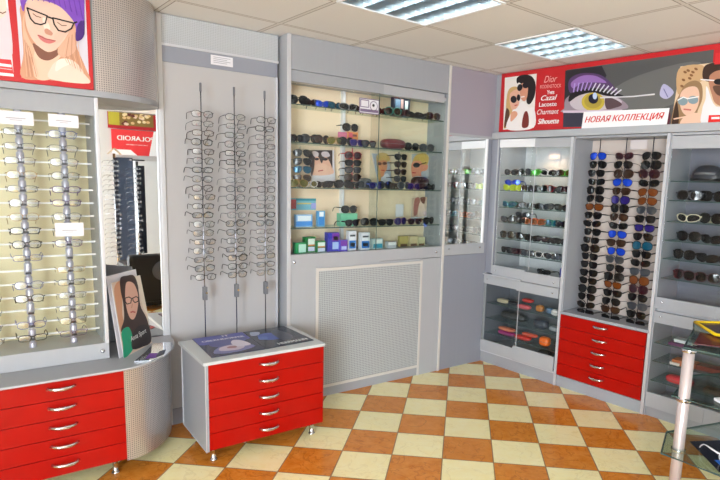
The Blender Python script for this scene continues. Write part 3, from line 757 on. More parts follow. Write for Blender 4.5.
def text_R(body, px, py, px2, py2, hpx, m, shear=0, bold=0, name='lettering'):
    a = on_R(px, py); b_ = on_R(px2, py2); up = on_R(px, py - hpx)
    z = Vector((0, 0, 1)); x = (b_ - a).normalized(); Mx = Matrix((x, -NR, z)).transposed().to_4x4(); Mx.translation = a + NR * .0075
    return lettering(name, body, ti @ Mx, (b_ - a).length, m, t, shear, (up - a).length, 0, bold)
RI = mat('ink_red', (208, 40, 36)); WI = mat('ink_white', (240, 240, 240)); WP = mat('ink_pale_pink', (236, 170, 165))
text_R('НОВАЯ КОЛЛЕКЦИЯ', 585, 124, 664, 121, 7.2, RI, .3, .006)
def z9(x, y): return (535 + x / 7.16, 65 + y / 7.16)
for body, x0_, x1_, y_, h_, m_, sh, bo in (('Dior', 68, 160, 128, 6.5, WP, .3, 0), ('RODENSTOCK', 40, 190, 170, 3.4, WP, 0, 0), ('Yves', 88, 140, 212, 4.2, WI, 0, .02), ('Cazal', 46, 158, 256, 5, WI, .3, .02), ('Lacoste', 32, 156, 300, 4.2, WI, 0, .02), ('Charmant', 18, 172, 356, 5, WI, .3, 0), ('Silhouette', 24, 172, 424, 5.2, WI, .2, .02)):
    a = z9(x0_, y_); b_ = z9(x1_, y_ - 3); text_R(body, a[0], a[1], b_[0], b_[1], h_, m_, sh, bo)
s = MBd(); A = Art(s, (665, 55, 6.4), PR, NR, None, ti); A.k = 20
A.put([(100, 74), (480, 30), (480, 450), (36, 456)], (222, 196, 162))
A.sm([(90, 90), (240, 66), (260, 150), (160, 200), (84, 250)], (196, 160, 118))
for x_, y_ in ((130, 110), (170, 130), (150, 100), (200, 90), (120, 160), (180, 110), (110, 200), (160, 150)): A.el(x_, y_, 12, 8, (128, 86, 50), .4)
A.sm([(60, 330), (96, 250), (130, 190), (190, 164), (236, 190), (240, 280), (210, 360), (200, 420), (130, 450), (44, 454)], (150, 118, 84)); A.sm([(74, 300), (90, 380), (84, 450), (44, 454)], (60, 40, 30))
A.sm([(100, 250), (140, 210), (200, 204), (222, 250), (212, 330), (170, 390), (126, 380), (100, 330)], (226, 186, 162)); A.sm([(120, 400), (200, 370), (260, 400), (290, 450), (110, 454)], (230, 190, 166))
A.sm([(270, 200), (262, 280), (240, 350), (250, 452), (480, 448), (480, 300), (330, 330)], (226, 224, 226))
A.sm([(280, 140), (300, 250), (340, 320), (480, 330), (480, 100), (340, 80)], (176, 124, 98)); A.sm([(244, 150), (250, 80), (300, 52), (400, 50), (480, 60), (480, 100), (350, 98), (290, 130), (284, 170)], (60, 40, 32)); A.sm([(310, 200), (380, 196), (480, 190), (480, 300), (380, 270), (330, 250)], (96, 66, 52)); A.line([(232, 158), (320, 164)], 8, (232, 228, 226)); A.el(350, 172, 36, 20, (26, 24, 28)); A.el(440, 170, 40, 20, (26, 24, 28))
A.el(116, 296, 32, 28, (130, 150, 158)); A.el(182, 288, 34, 26, (130, 150, 158)); A.line([(84, 290), (120, 270), (146, 280), (216, 268)], 7, (236, 236, 236)); A.line([(124, 348), (166, 352)], 10, (196, 110, 100)); A.line([(60, 410), (130, 396)], 9, (230, 190, 166))
A.put([(284, 386), (480, 380), (480, 434), (276, 438)], (222, 42, 40)); A.put([(300, 398), (352, 396), (352, 410), (298, 412)], (244, 230, 230))
part('printed_couple', s, None, t)
s = MBd(); A = Art(s, (665, 55, 6.4), PR, NR, None, ti); A.k = 60; A.put([(326, -10), (480, -30), (480, 52), (318, 62)], (208, 42, 48)); part('printed_corner', s, None, t)

# ================================================================== EYEWEAR
def outline(style, cx, n=18):
    """lens outline in the front plane"""
    P = []
    A_, B_, e = {'rect': (.0265, .0155, 3.2), 'soft': (.0255, .0185, 2.5), 'round': (.024, .0215, 2.0), 'wayfarer': (.0285, .0215, 2.9), 'aviator': (.0285, .0235, 2.3), 'wrap': (.0335, .0205, 2.4), 'big': (.0305, .0265, 2.3), 'cat': (.0285, .0195, 2.5)}[style]
    sg = 1 if cx > 0 else -1
    for k in range(n):
        a = 2 * PI * k / n; c, s_ = math.cos(a), math.sin(a)
        x = A_ * math.copysign(abs(c) ** (2 / e), c); z = B_ * math.copysign(abs(s_) ** (2 / e), s_)
        if style in ('aviator', 'wayfarer'): x *= 1 + .18 * (z / B_); z += -.10 * x * sg * (1 if style == 'aviator' else .2)
        if style == 'cat': z += .12 * x * sg
        if style == 'wrap': z += .12 * x * sg; z *= 1 - .25 * (x * sg / A_) * .5
        P.append((cx + x, z))
    return P, A_, B_
CURV = {'wrap': 4.2, 'big': 2.4, 'aviator': 2.2, 'wayfarer': 1.8, 'cat': 1.8}
GM = {}
def glasses_mesh(style, thick):
    key = (style, thick)
    if key in GM: return GM[key]
    cv = CURV.get(style, 1.0); sep = {'wrap': .0345, 'big': .034}.get(style, .0325)
    Y = lambda x: cv * x * x
    fr = MBd(); lens = []
    for sg in (-1, 1):
        P, A_, B_ = outline(style, sg * sep)
        fr.tube([(x, Y(x), z) for x, z in P], thick, n=5, closed=True)
        l = MBd(); c = (sg * sep, Y(sep) - .0012, 0); m_ = len(P)
        for k in range(m_):
            a, b_ = P[k], P[(k + 1) % m_]; l.face([c, (a[0], Y(a[0]), a[1]), (b_[0], Y(b_[0]), b_[1])], smooth=True)
            l.face([(c[0], c[1] + .0016, c[2]), (b_[0], Y(b_[0]) + .0012, b_[1]), (a[0], Y(a[0]) + .0012, a[1])], smooth=True)
        lens.append(l.mesh('lens'))
    zb = B_ * .35; xi = sep - A_ * .93
    fr.tube([(-xi, Y(xi), zb), (-xi * .4, -.001, zb + .003), (xi * .4, -.001, zb + .003), (xi, Y(xi), zb)], thick * 1.1, n=6)
    if style == 'aviator': fr.tube([(-xi - .006, Y(xi), B_ * .9), (xi + .006, Y(xi), B_ * .9)], thick * .8, n=5)
    xo = sep + A_; zt = B_ * .45
    for sg in (-1, 1):
        fr.tube([(sg * (xo - .002), Y(xo), zt), (sg * (xo + .004), Y(xo) + .003, zt)], thick * 1.3, n=5)
    T_ = []
    for sg in (-1, 1):
        tp = MBd(); x0_ = xo + .004; th = max(thick * 1.0, .0013)
        pts = [(sg * x0_, Y(xo) + .002, zt), (sg * (x0_ + .002), Y(xo) + .04, zt), (sg * (x0_ + .001), .09, zt - .001), (sg * x0_, .108, zt - .007), (sg * (x0_ - .003), .124, zt - .020), (sg * (x0_ - .005), .134, zt - .034)]
        big = 1.9 if style in ('wrap', 'wayfarer', 'big') else 1.2
        tp.tube(pts, [th * big, th * big, th * 1.1, th * 1.2, th * 1.3, th * 1.1], n=5)
        T_.append(tp.mesh('temple'))
    GM[key] = (fr.mesh('frame'), lens, T_, B_ + thick, xo)
    return GM[key]
CLEARL = glass('demo_lens', (.93, .95, .96), .22, .12)
def lensm(name, c, rough=.08, metal=0.0): return mat('lens_' + name, c, max(rough, .12), metal * .6, .45)
LENS = {'dark': lensm('dark', (11, 11, 14)), 'brown': lensm('brown', (44, 27, 18)), 'blue': lensm('blue', (14, 66, 200), .12, .6), 'violet': lensm('violet', (40, 28, 112), .12, .6), 'grey': lensm('grey', (54, 58, 64)), 'teal': lensm('teal', (8, 78, 104), .12, .5), 'orange': lensm('orange', (112, 58, 18), .12, .3), 'olive': lensm('olive', (92, 88, 30), .12, .5), 'green': lensm('green', (70, 160, 50), .12, .5), 'wine': lensm('wine', (42, 12, 22)), 'silver': lensm('silver', (96, 102, 112), .2, .5), 'lime': lensm('lime', (170, 190, 30), .15, .3)}
FRC = {'black': mat('frame_black', (9, 9, 11), .25), 'tortoise': mat('frame_tortoise', (50, 28, 18), .25), 'white': mat('frame_white', (228, 226, 226), .3), 'red': mat('frame_red', (170, 30, 34), .3), 'gunmetal': mat('frame_gunmetal', (74, 76, 84), .3, .6), 'dark brown': mat('frame_dark_brown', (52, 34, 30), .3), 'silver': mat('frame_silver', (160, 162, 170), .25, .8), 'gold': mat('frame_gold', (170, 134, 78), .3, .8), 'blue': mat('frame_blue', (30, 60, 150), .3), 'green': mat('frame_green', (80, 176, 50), .3), 'lime': mat('frame_lime', (190, 205, 40), .35), 'orange': mat('frame_orange', (214, 100, 36), .3), 'purple': mat('frame_purple', (90, 50, 110), .3), 'teal': mat('frame_teal', (20, 120, 110), .3), 'pink': mat('frame_pink', (206, 120, 140), .3), 'grey': mat('frame_grey', (104, 106, 112), .3), 'wine': mat('frame_wine', (64, 18, 28), .3), 'cream': mat('frame_cream', (214, 206, 180), .4)}
def glasses(style, thick, fc, lc, name, label, cat, group, M):
    fm, lm, tm, bz, xo = glasses_mesh(style, thick)
    t = thing(name, label, cat, M, group)
    mf = FRC[fc]; ml = CLEARL if lc == 'clear' else LENS[lc]
    for me, pn, m_ in [(fm, 'frame', mf), (lm[0], 'lens', ml), (lm[1], 'lens', ml), (tm[0], 'temple', mf), (tm[1], 'temple', mf)]:
        if not me.materials: me.materials.append(m_)
        o = bpy.data.objects.new(pn, me); COL.objects.link(o); o.parent = t
        o.material_slots[0].link = 'OBJECT'; o.material_slots[0].material = m_
    return t
STW = {'rect': 'rectangular', 'soft': 'soft rectangular', 'round': 'round', 'wayfarer': 'thick', 'aviator': 'aviator', 'wrap': 'wraparound', 'big': 'oversized', 'cat': 'winged'}

# eyeglasses on the two rods of the left showcase (and a rod at the photo's left edge)
def rod(name, label, x, y, z0, z1, M, r=.004, cat='display rod', col=ROD, group=None, knurl=True, lockz=None):
    t = thing(name, label, cat, M @ T(x, y, z0), group)
    s = MBd(); s.lathe([(r, 0), (r, z1 - z0)], n=12); part('pole', s, mat('rod_steel', (150, 150, 156), .2, .9), t)
    if knurl: s = MBd(); s.lathe([(r * 1.7, z1 - z0 - .045), (r * 1.9, z1 - z0 - .03), (r * 1.9, z1 - z0), (r * 1.2, z1 - z0 + .004)], n=12); part('knurled_tip', s, GREY, t)
    if lockz:
        s = MBd(); s.box(-.012, .012, -.018, .008, lockz - z0 - .05, lockz - z0 + .03, bev=.002); b_ = part('lock_box', s, GREY, t)
        s = MBd(); s.lathe([(.007, -.026), (.007, -.018)], (.004, 0, lockz - z0 - .005), n=10, axis='y'); part('lock_knob', s, CHROME, b_)
    return t
rods = [(-.01, 3.288, 'thick chrome display rod at the left edge of the left showcase', 'rod at the photo edge', 5), (.17, 3.288, 'thick chrome display rod, left of the two in the left showcase', 'left showcase, left rod', 17), (.348, 3.288, 'thick chrome display rod, right of the two in the left showcase', 'left showcase, right rod', 17)]
fcs = ['black', 'gunmetal', 'dark brown', 'silver', 'black', 'gunmetal', 'tortoise', 'gold', 'gunmetal', 'wine', 'purple', 'blue']
cw = {'gold': 'gold', 'silver': 'silver', 'black': 'black', 'gunmetal': 'gunmetal', 'dark brown': 'dark brown', 'tortoise': 'tortoiseshell', 'wine': 'wine red', 'purple': 'purple', 'blue': 'blue'}
for ri, (x, y, lab, place, n) in enumerate(rods):
    t = thing('display_rod', lab, 'display rod', T(x, y, .63))
    s = MBd()
    hgt = 1.15 if n > 5 else .36
    z = 0
    while z < hgt:
        s.lathe([(.0135, z), (.0165, z + .004), (.0165, z + .055), (.0135, z + .059)], n=14); s.lathe([(.011, z + .059), (.011, z + .0665)], n=12); z += .0665
    part('pole', s, ROD, t)
    s = MBd()
    for k in range(n):
        zz = 1.705 - k * .0665 - (0 if n > 5 else .80) - .63
        if zz < 0 or zz > hgt: continue
        s.box(-.012, .012, -.026, -.014, zz - .006, zz + .004)
    part('bridge_rests', s, FRC['gunmetal'], t)
    miss = {1: (10, 13), 2: (9,)}.get(ri, ())
    for k in range(n):
        if k in miss: continue
        zz = 1.712 - k * .0665 - (0 if n > 5 else .80)
        if zz < .68: break
        st = random.choice(['rect', 'rect', 'soft', 'soft', 'rect']); th = random.choice([.0011, .0013, .0013, .0019])
        if ri == 1 and k in (12, 15, 7, 8): fc = 'black'; th = .0021
        elif ri == 2 and k == 2: fc = 'gunmetal'; th = .0013
        else: fc = random.choice(fcs)
        o = glasses(st, th, fc, 'clear', 'eyeglasses', '%s framed %s eyeglasses, %s from the top on the %s' % (cw[fc], STW[st].replace('soft ', 'soft-'), ORD[k], place) if n > 5 else '%s framed eyeglasses, %s up-most on the %s' % (cw[fc], ORD[k], place), 'eyeglasses', 'eyeglasses on the left showcase rods',
                    T(x + random.uniform(-.003, .003), y - .024, zz) @ RZ(random.uniform(-.05, .05)) @ RX(random.uniform(-.16, .1)))
for x0_, x1_, z0_, z1_, yy, lab in ((.09, .225, 1.738, 1.798, 3.18, 'white price card at the top of the left rod in the left showcase'), (.283, .406, 1.742, 1.80, 3.18, 'white price card at the top of the right rod in the left showcase'), (.284, .405, 1.222, 1.288, 3.185, 'white price card halfway down the right rod in the left showcase')):
    o = solo('price_card', BX(x0_, x1_, yy, yy + .001, z0_, z1_), PAPER, lab, 'price card', Matrix())
    s = MBd(); s.box(x0_ + .03, x1_ - .03, yy - .0006, yy - .0001, z0_ + .028, z0_ + .031); s.box(x0_ + .045, x1_ - .045, yy - .0006, yy - .0001, z0_ + .020, z0_ + .022); part('printed_line', s, mat('ink_grey', (0, 0, 0)), o)

# eyeglasses on the three free rods in front of the pale panel
MID = [(1.042, 'left'), (1.235, 'middle'), (1.424, 'right')]
for ri, (x, nm) in enumerate(MID):
    rod('display_rod', 'thin steel display rod with knurled tip, the %s of three before the pale panel' % nm, x, 3.36, .02, 2.05, Matrix(), .0035, lockz=.85)
    for k in range(19):
        z = 1.888 - k * .0522
        st = random.choice(['rect', 'soft', 'rect', 'soft']); th = random.choice([.0012, .0015, .0017, .0021])
        fc = random.choice(['black', 'gunmetal', 'black', 'black', 'gunmetal', 'dark brown', 'black', 'wine' if k % 5 == 3 else 'black'])
        glasses(st, th, fc, 'clear', 'eyeglasses', '%s %s eyeglasses, %s from the top on the %s rod of the pale panel' % (cw[fc], 'wire' if th < .0014 else 'framed', ORD[k], nm), 'eyeglasses', 'eyeglasses on the pale panel rods',
                T(x + random.uniform(-.006, .006), 3.345, z - .008) @ RZ(random.uniform(-.1, .1)) @ RX(random.uniform(-.1, .14)))

# sunglasses on the rack over the red drawers
RK = [(.932, 'left', 'bl dk dk dk dk dk or dk dk dk dk dk dk dk dk dk dk dk dk dk'), (1.132, 'middle', 'wi dk br bl br vi dk br dk bl br bl gy dk dk or dk dk br dk'), (1.322, 'right', 'dk dk wi dk or or gy dk vi dk te dk dk gy or wi dk gy dk dk')]
LK = {'bl': ('blue', 'black', 'blue mirrored'), 'dk': ('dark', 'black', 'black'), 'or': ('orange', 'tortoise', 'amber lensed'), 'wi': ('wine', 'wine', 'wine coloured'), 'br': ('brown', 'tortoise', 'brown tortoiseshell'), 'vi': ('violet', 'black', 'violet mirrored'), 'gy': ('grey', 'gunmetal', 'grey lensed'), 'te': ('teal', 'black', 'teal lensed')}
for ri, (x, nm, lst) in enumerate(RK):
    rod('display_rod', 'thin steel sunglasses rod, the %s of three over the red drawers' % nm, x, .10, .597, 1.89, MR, .0035, knurl=False)
    for k, code in enumerate(lst.split()):
        lc, fc, w_ = LK[code]; z = 1.772 - k * .0613
        st = random.choice(['wayfarer', 'wayfarer', 'cat', 'aviator', 'big']) if code not in ('bl',) else 'aviator'
        glasses(st, .0022 if st != 'aviator' else .0014, fc, lc, 'sunglasses', '%s sunglasses, %s from the top on the %s rod over the red drawers' % (w_, ORD[k], nm), 'sunglasses', 'sunglasses on the rack over the red drawers',
                MR @ T(x - .004 + random.uniform(-.004, .004), .082, z - .006) @ RZ(random.uniform(-.14, .1)) @ RX(random.uniform(-.1, .14)) @ Matrix.Scale(1.12, 4))
o = solo('price_card', BX(1.135, 1.255, .148, .149, 1.815, 1.88), mat('pale_sleeve', (214, 206, 206), .3), 'faint white price card behind the rods over the red drawers', 'price card', MR)

# sunglasses standing on shelves
def row(M, x0, x1, y, z, specs, place, group, jit=.01, sc=1.0):
    n = len(specs)
    for k, (st, fc, lc) in enumerate(specs):
        x = x0 + (x1 - x0) * k / max(1, n - 1) + random.uniform(-jit, jit) * .5
        bz = glasses_mesh(st, .0028)[3] * sc
        lw_ = {'dark': 'dark lensed', 'clear': 'clear lensed', 'grey': 'grey lensed'}.get(lc, lc + ' lensed')
        glasses(st, .0028 if st != 'aviator' else .0018, fc, lc, 'sunglasses', '%s %s sunglasses, %s from left, %s' % (lw_, STW[st], ORD[k], place), 'sunglasses', group,
                M @ T(x, y + random.uniform(-jit, jit), z + bz + .0005) @ RZ(random.uniform(-.25, .25)) @ Matrix.Scale(sc, 4))
S_ = lambda t_: [tuple({'w': 'wrap', 'a': 'aviator', 'y': 'wayfarer', 'b': 'big', 'c': 'cat', 'r': 'round'}[q.split('/')[0]] if i == 0 else v for i, v in enumerate(q.split('/'))) for q in t_.split()]
row(MB, 1.70, 2.84, .07, 2.012, S_('b/black/dark w/black/dark w/blue/blue w/black/teal w/grey/dark w/tortoise/brown w/red/wine w/black/dark b/teal/dark b/wine/wine w/black/dark w/black/dark b/wine/wine'), 'top shelf of the central showcase', 'sunglasses on the top shelf of the central showcase')
row(MB, 1.70, 2.26, .07, 1.772, S_('y/black/dark b/black/dark b/dark_brown/brown a/gold/olive b/black/dark y/purple/violet y/black/grey'.replace('dark_brown', 'tortoise')), 'second shelf of the central showcase', 'sunglasses on the second shelf of the central showcase')
row(MB, 2.66, 2.80, .09, 1.772, S_('b/black/dark b/gunmetal/grey'), 'second shelf right end, central showcase', 'sunglasses on the second shelf of the central showcase')
row(MB, 1.70, 2.84, .06, 1.477, S_('a/lime/olive r/white/olive c/tortoise/brown y/black/dark b/black/dark c/black/dark b/grey/grey y/blue/violet b/black/dark y/tortoise/brown b/grey/grey y/purple/violet b/black/dark w/black/dark'.replace('lime', 'gold')), 'third shelf of the central showcase', 'sunglasses on the third shelf of the central showcase')
row(MB, 2.13, 2.84, .06, 1.207, S_('y/black/dark b/black/dark y/black/dark b/purple/violet y/wine/wine b/black/dark'), 'lowest glass shelf of the central showcase', 'sunglasses on the lowest glass shelf of the central showcase')
# corner cabinet, six shelves
CC_ = [('c/tortoise/grey c/black/dark a/silver/grey w/green/green a/gunmetal/silver w/white/dark c/tortoise/brown w/green/olive', 'top'),
       ('w/lime/lime w/lime/lime y/tortoise/brown w/black/dark y/black/dark a/red/wine w/black/grey y/wine/wine', 'second'),
       ('w/teal/teal w/black/dark c/grey/grey c/black/dark w/gunmetal/grey y/black/dark w/black/dark', 'third'),
       ('w/black/grey b/black/dark w/black/dark w/orange/orange w/orange/orange w/teal/teal w/teal/teal w/black/dark', 'fourth'),
       ('b/black/dark b/gunmetal/dark y/black/dark w/black/dark y/black/wine w/black/dark w/black/dark', 'fifth'),
       ('y/black/dark w/wine/wine w/wine/wine w/gunmetal/grey w/black/dark y/white/dark w/black/grey w/gunmetal/silver', 'lowest')]
for (sp, nm), z in zip(CC_, C1Z):
    row(MR, .17, .675, .07, z, S_(sp), '%s upper shelf of the corner cabinet' % nm, 'sunglasses in the corner cabinet', .012, 1.06)
row(MR, .17, .17, .08, C1Z[1] + .042, S_('w/blue/blue'), 'second shelf, the bright blue pair', 'sunglasses in the corner cabinet'); row(MR, .24, .26, .16, C1Z[3] + .04, S_('w/gunmetal/grey'), 'fourth shelf, stacked behind', 'sunglasses in the corner cabinet')
row(MR, .52, .54, .10, .830, S_('w/black/dark'), 'bottom board of the corner cabinet', 'sunglasses in the corner cabinet')
# right cabinet, shelves
R3 = [('b/gunmetal/dark w/black/dark', 'third'), ('w/black/silver b/black/dark w/black/dark', 'fourth'), ('b/black/dark y/tortoise/brown w/black/dark b/black/dark', 'fifth'), ('w/black/wine b/wine/wine w/black/dark', 'lowest')]
row(MR, 1.60, 2.32, .07, C3Z[1], S_('b/gunmetal/dark b/black/dark w/blue/blue w/black/dark w/black/dark b/black/dark'), 'second shelf of the right cabinet', 'sunglasses in the right cabinet', .01, 1.15)
row(MR, 1.60, 2.32, .07, C3Z[2], S_('w/cream/dark b/black/dark w/black/dark w/cream/dark w/black/dark w/black/dark'), 'third shelf of the right cabinet', 'sunglasses in the right cabinet', .01, 1.15)
row(MR, 1.62, 2.32, .07, C3Z[3], S_('b/black/dark w/black/dark b/black/dark b/black/grey w/black/dark b/black/dark'), 'fourth shelf of the right cabinet', 'sunglasses in the right cabinet', .01, 1.15)
row(MR, 1.60, 2.32, .07, C3Z[4], S_('b/black/dark w/black/dark y/tortoise/brown b/pink/dark w/black/dark b/black/dark'), 'fifth shelf of the right cabinet', 'sunglasses in the right cabinet', .01, 1.15)
row(MR, 1.62, 2.32, .07, C3Z[5], S_('b/wine/dark b/wine/dark w/tortoise/dark b/black/dark w/black/dark b/black/dark'), 'lowest upper shelf of the right cabinet', 'sunglasses in the right cabinet', .01, 1.15)
row(MR, 1.62, 2.1, .16, C3Z[1], S_('b/black/dark w/black/dark b/gunmetal/dark'), 'back row, second shelf of the right cabinet', 'sunglasses in the right cabinet', .01, 1.15)
row(MR, 1.66, 1.66, .09, .757, S_('w/black/dark'), 'bottom board of the right cabinet', 'sunglasses in the right cabinet')

# eyewear cases: hinged clam shells (lid, base)
def case(M, w, d, h, m, label, group=None, fmt='case'):
    t = thing('glasses_case', label, 'glasses case', M, group)
    for nm, zs in (('case_base', -1), ('case_lid', 1)):
        s = MBd(); bm = bmesh.new(); bmesh.ops.create_uvsphere(bm, u_segments=20, v_segments=10, radius=1)
        for v in list(bm.verts):
            x, y, z = v.co
            v.co = Vector((math.copysign(abs(x) ** .6, x) * w / 2, math.copysign(abs(y) ** .6, y) * d / 2, h / 2 + math.copysign(abs(z) ** .7, z) * h / 2))
        bm2 = [f for f in bm.faces if (f.calc_center_median().z - h / 2) * zs < 0]; bmesh.ops.delete(bm, geom=bm2, context='FACES')
        s.add_bm(bm, smooth=True); bm.free(); part(nm, s, m, t)
    s = MBd(); s.tube([(w / 2 * 1.005 * math.copysign(abs(math.cos(a)) ** .6, math.cos(a)), d / 2 * 1.005 * math.copysign(abs(math.sin(a)) ** .6, math.sin(a)), h / 2) for a in [2 * PI * k / 24 for k in range(24)]], .0012, n=5, closed=True); part('rim', s, GREY, t)
    return t
def cm(n_, c): return mat('case_' + n_, c, .35)
g = 'glasses cases in the lower corner cabinet'
case(MR @ T(.13, .12, .526), .12, .06, .035, cm('cream', (196, 184, 150)), 'cream glasses case at the left of the corner cabinet upper lower shelf', g)
case(MR @ T(.24, .13, .526), .11, .06, .035, cm('black', (34, 34, 38)), 'black glasses case beside the cream one in the lower corner cabinet', g)
case(MR @ T(.38, .08, .526), .13, .055, .035, cm('pinkred', (206, 90, 96)), 'pinkish red patterned glasses case in the lower corner cabinet', g)
case(MR @ T(.52, .10, .526), .07, .05, .055, cm('amber', (180, 116, 50)), 'amber brown small case in the lower corner cabinet', g)
case(MR @ T(.60, .12, .526), .06, .05, .045, cm('blue', (90, 120, 150)), 'blue grey small case in the lower corner cabinet', g)
case(MR @ T(.67, .09, .526), .06, .05, .05, cm('white', (206, 206, 204)), 'white small case in the lower corner cabinet', g)
case(MR @ T(.24, .14, .39), .26, .09, .07, cm('charcoal', (48, 52, 52)), 'large charcoal oval case on the middle lower shelf, corner cabinet', g)
case(MR @ T(.54, .10, .39), .13, .08, .075, cm('slate', (50, 58, 70)), 'slate blue rounded case on the middle lower shelf, corner cabinet', g)
case(MR @ T(.67, .12, .39), .12, .06, .04, cm('paleg', (150, 156, 160)), 'pale grey case right on the middle lower shelf, corner cabinet', g)
case(MR @ T(.21, .09, .262), .17, .07, .035, cm('magenta', (156, 40, 110)), 'magenta glasses case at the left of the lowest glass shelf, corner cabinet', g)
case(MR @ T(.21, .09, .299), .17, .065, .03, cm('salmon', (214, 120, 90)), 'salmon glasses case lying on the magenta one', g)
case(MR @ T(.38, .09, .262), .16, .07, .035, cm('red', (206, 44, 30)), 'red glasses case in the middle of the lowest glass shelf, corner cabinet', g)
case(MR @ T(.44, .10, .299), .15, .05, .03, cm('orangered', (214, 80, 50)), 'orange red glasses case lying on the red one', g)
case(MR @ T(.60, .08, .262), .09, .07, .075, cm('orange', (232, 104, 20)), 'bright orange rounded case in the lower corner cabinet', g)
case(MR @ T(.70, .12, .262), .07, .06, .06, cm('dark', (44, 40, 42)), 'black case at the right end of the lowest glass shelf', g)
case(MR @ T(.47, .06, .135), .13, .07, .06, cm('emerald', (22, 150, 110)), 'emerald green glasses case on the floor of the corner cabinet', g)
case(MR @ T(.60, .09, .135), .12, .08, .09, cm('black', (0, 0, 0)), 'black glasses case on the floor of the corner cabinet', g)
case(MR @ T(.32, .07, .135), .14, .07, .045, cm('dullred', (150, 40, 50)), 'dull red glasses case on the floor of the corner cabinet', g)
case(MR @ T(.40, .10, .583), .10, .06, .03, cm('red', (0, 0, 0)), 'small red case tucked under the top rail of the lower corner cabinet', g)
g = 'cases in the right cabinet'
def dome(M, w, d, h, m, label):          # moulded goggle case with shield front
    t = thing('goggle_case', label, 'goggle case', M, 'goggle cases in the right cabinet'); s = MBd(); bm = bmesh.new(); bmesh.ops.create_uvsphere(bm, u_segments=24, v_segments=12, radius=1)
    for v in bm.verts:
        x, y, z = v.co; zz = max(z, -.15)
        v.co = Vector((math.copysign(abs(x) ** .75, x) * w / 2, y * d / 2, (zz + .15) / 1.15 * h))
    s.add_bm(bm, smooth=True); bm.free(); part('shell', s, m, t)
    s = MBd(); s.tube([(-w * .44, -d * .26, h * .12), (-w * .2, -d * .53, h * .14), (w * .2, -d * .53, h * .14), (w * .44, -d * .26, h * .12)], .006, n=6); part('brim', s, BLACK, t)
    s = MBd(); s.tube([(-w * .3, -d * .40, h * .45), (0, -d * .5, h * .5), (w * .3, -d * .40, h * .45)], .009, n=6); part('strap', s, GREY, t)
dome(MR @ T(1.68, .12, C3Z[0]), .20, .12, .105, cm('graphite', (54, 56, 64)), 'dark graphite domed goggle case on the top shelf of the right cabinet')
dome(MR @ T(2.02, .12, C3Z[0]), .16, .11, .06, cm('graphite', (0, 0, 0)), 'low dark goggle case further right on the top shelf, right cabinet')
case(MR @ T(1.93, .14, C3Z[4]), .17, .07, .05, cm('pink', (206, 150, 156)), 'pink glasses case behind sunglasses in the right cabinet', g)
case(MR @ T(1.72, .20, C3Z[2]), .20, .08, .035, cm('ivory', (190, 186, 160)), 'ivory case behind the sunglasses on the third shelf, right cabinet', g)
for nm, (x, y, z, w_, d_, h_, c_, lab) in enumerate([(1.66, .10, .516, .17, .10, .018, (96, 44, 92), 'flat purple box on the upper lower shelf of the right cabinet'), (1.66, .11, .536, .12, .07, .022, (206, 214, 218), 'small white box lying on the flat purple box'), (1.68, .10, .387, .14, .09, .035, (186, 110, 70), 'orange brown box on the middle lower shelf of the right cabinet'), (1.63, .07, .387, .06, .05, .016, (226, 220, 214), 'small white leaflet pack beside the orange brown box'), (1.83, .12, .387, .15, .09, .03, (110, 50, 44), 'dark red brown box behind the steel leg, right cabinet'), (1.88, .10, .252, .12, .08, .028, (120, 84, 72), 'brown flat box right of the red case')]):
    t = thing('flat_box', lab, 'box', MR @ T(x, y, z)); m_ = mat('box_%d_%d_%d' % c_, c_, .45)
    part('tray', BX(-w_ / 2, w_ / 2, -d_ / 2, d_ / 2, 0, h_ * .6, bev=.001), m_, t); part('lid', BX(-w_ / 2 - .0015, w_ / 2 + .0015, -d_ / 2 - .0015, d_ / 2 + .0015, h_ * .55, h_, bev=.001), m_, t)
case(MR @ T(1.66, .09, .252), .18, .075, .055, cm('coral', (206, 52, 64)), 'coral red glasses case at the left of the lowest glass shelf, right cabinet', g)
# blue bottle and paper cards in the corner cabinet
solo('price_card', BX(.335, .445, .345, .346, 1.762, 1.826), PAPER, 'white price card glowing under the warm spot in the corner cabinet', 'price card', MR)
solo('price_card', BX(.40, .50, .345, .346, 1.13, 1.20), PAPER, 'white price card at mid height on the corner cabinet back', 'price card', MR)
solo('price_card', BX(.40, .50, .345, .346, .99, 1.06), PAPER, 'lower white price card on the corner cabinet back', 'price card', MR)
t = thing('spray_bottle', 'small blue bottle at the right end of the corner cabinet', 'bottle', MR @ T(.70, .10, .830)); s = MBd(); s.lathe([(.018, 0), (.02, .004), (.02, .07), (.012, .085), (.008, .09)], n=16); part('body', s, mat('bottle_blue', (36, 60, 170), .3), t); s = MBd(); s.lathe([(.009, .09), (.009, .112), (.006, .114)], n=12); part('cap', s, mat('cap_orange', (206, 120, 90), .4), t)

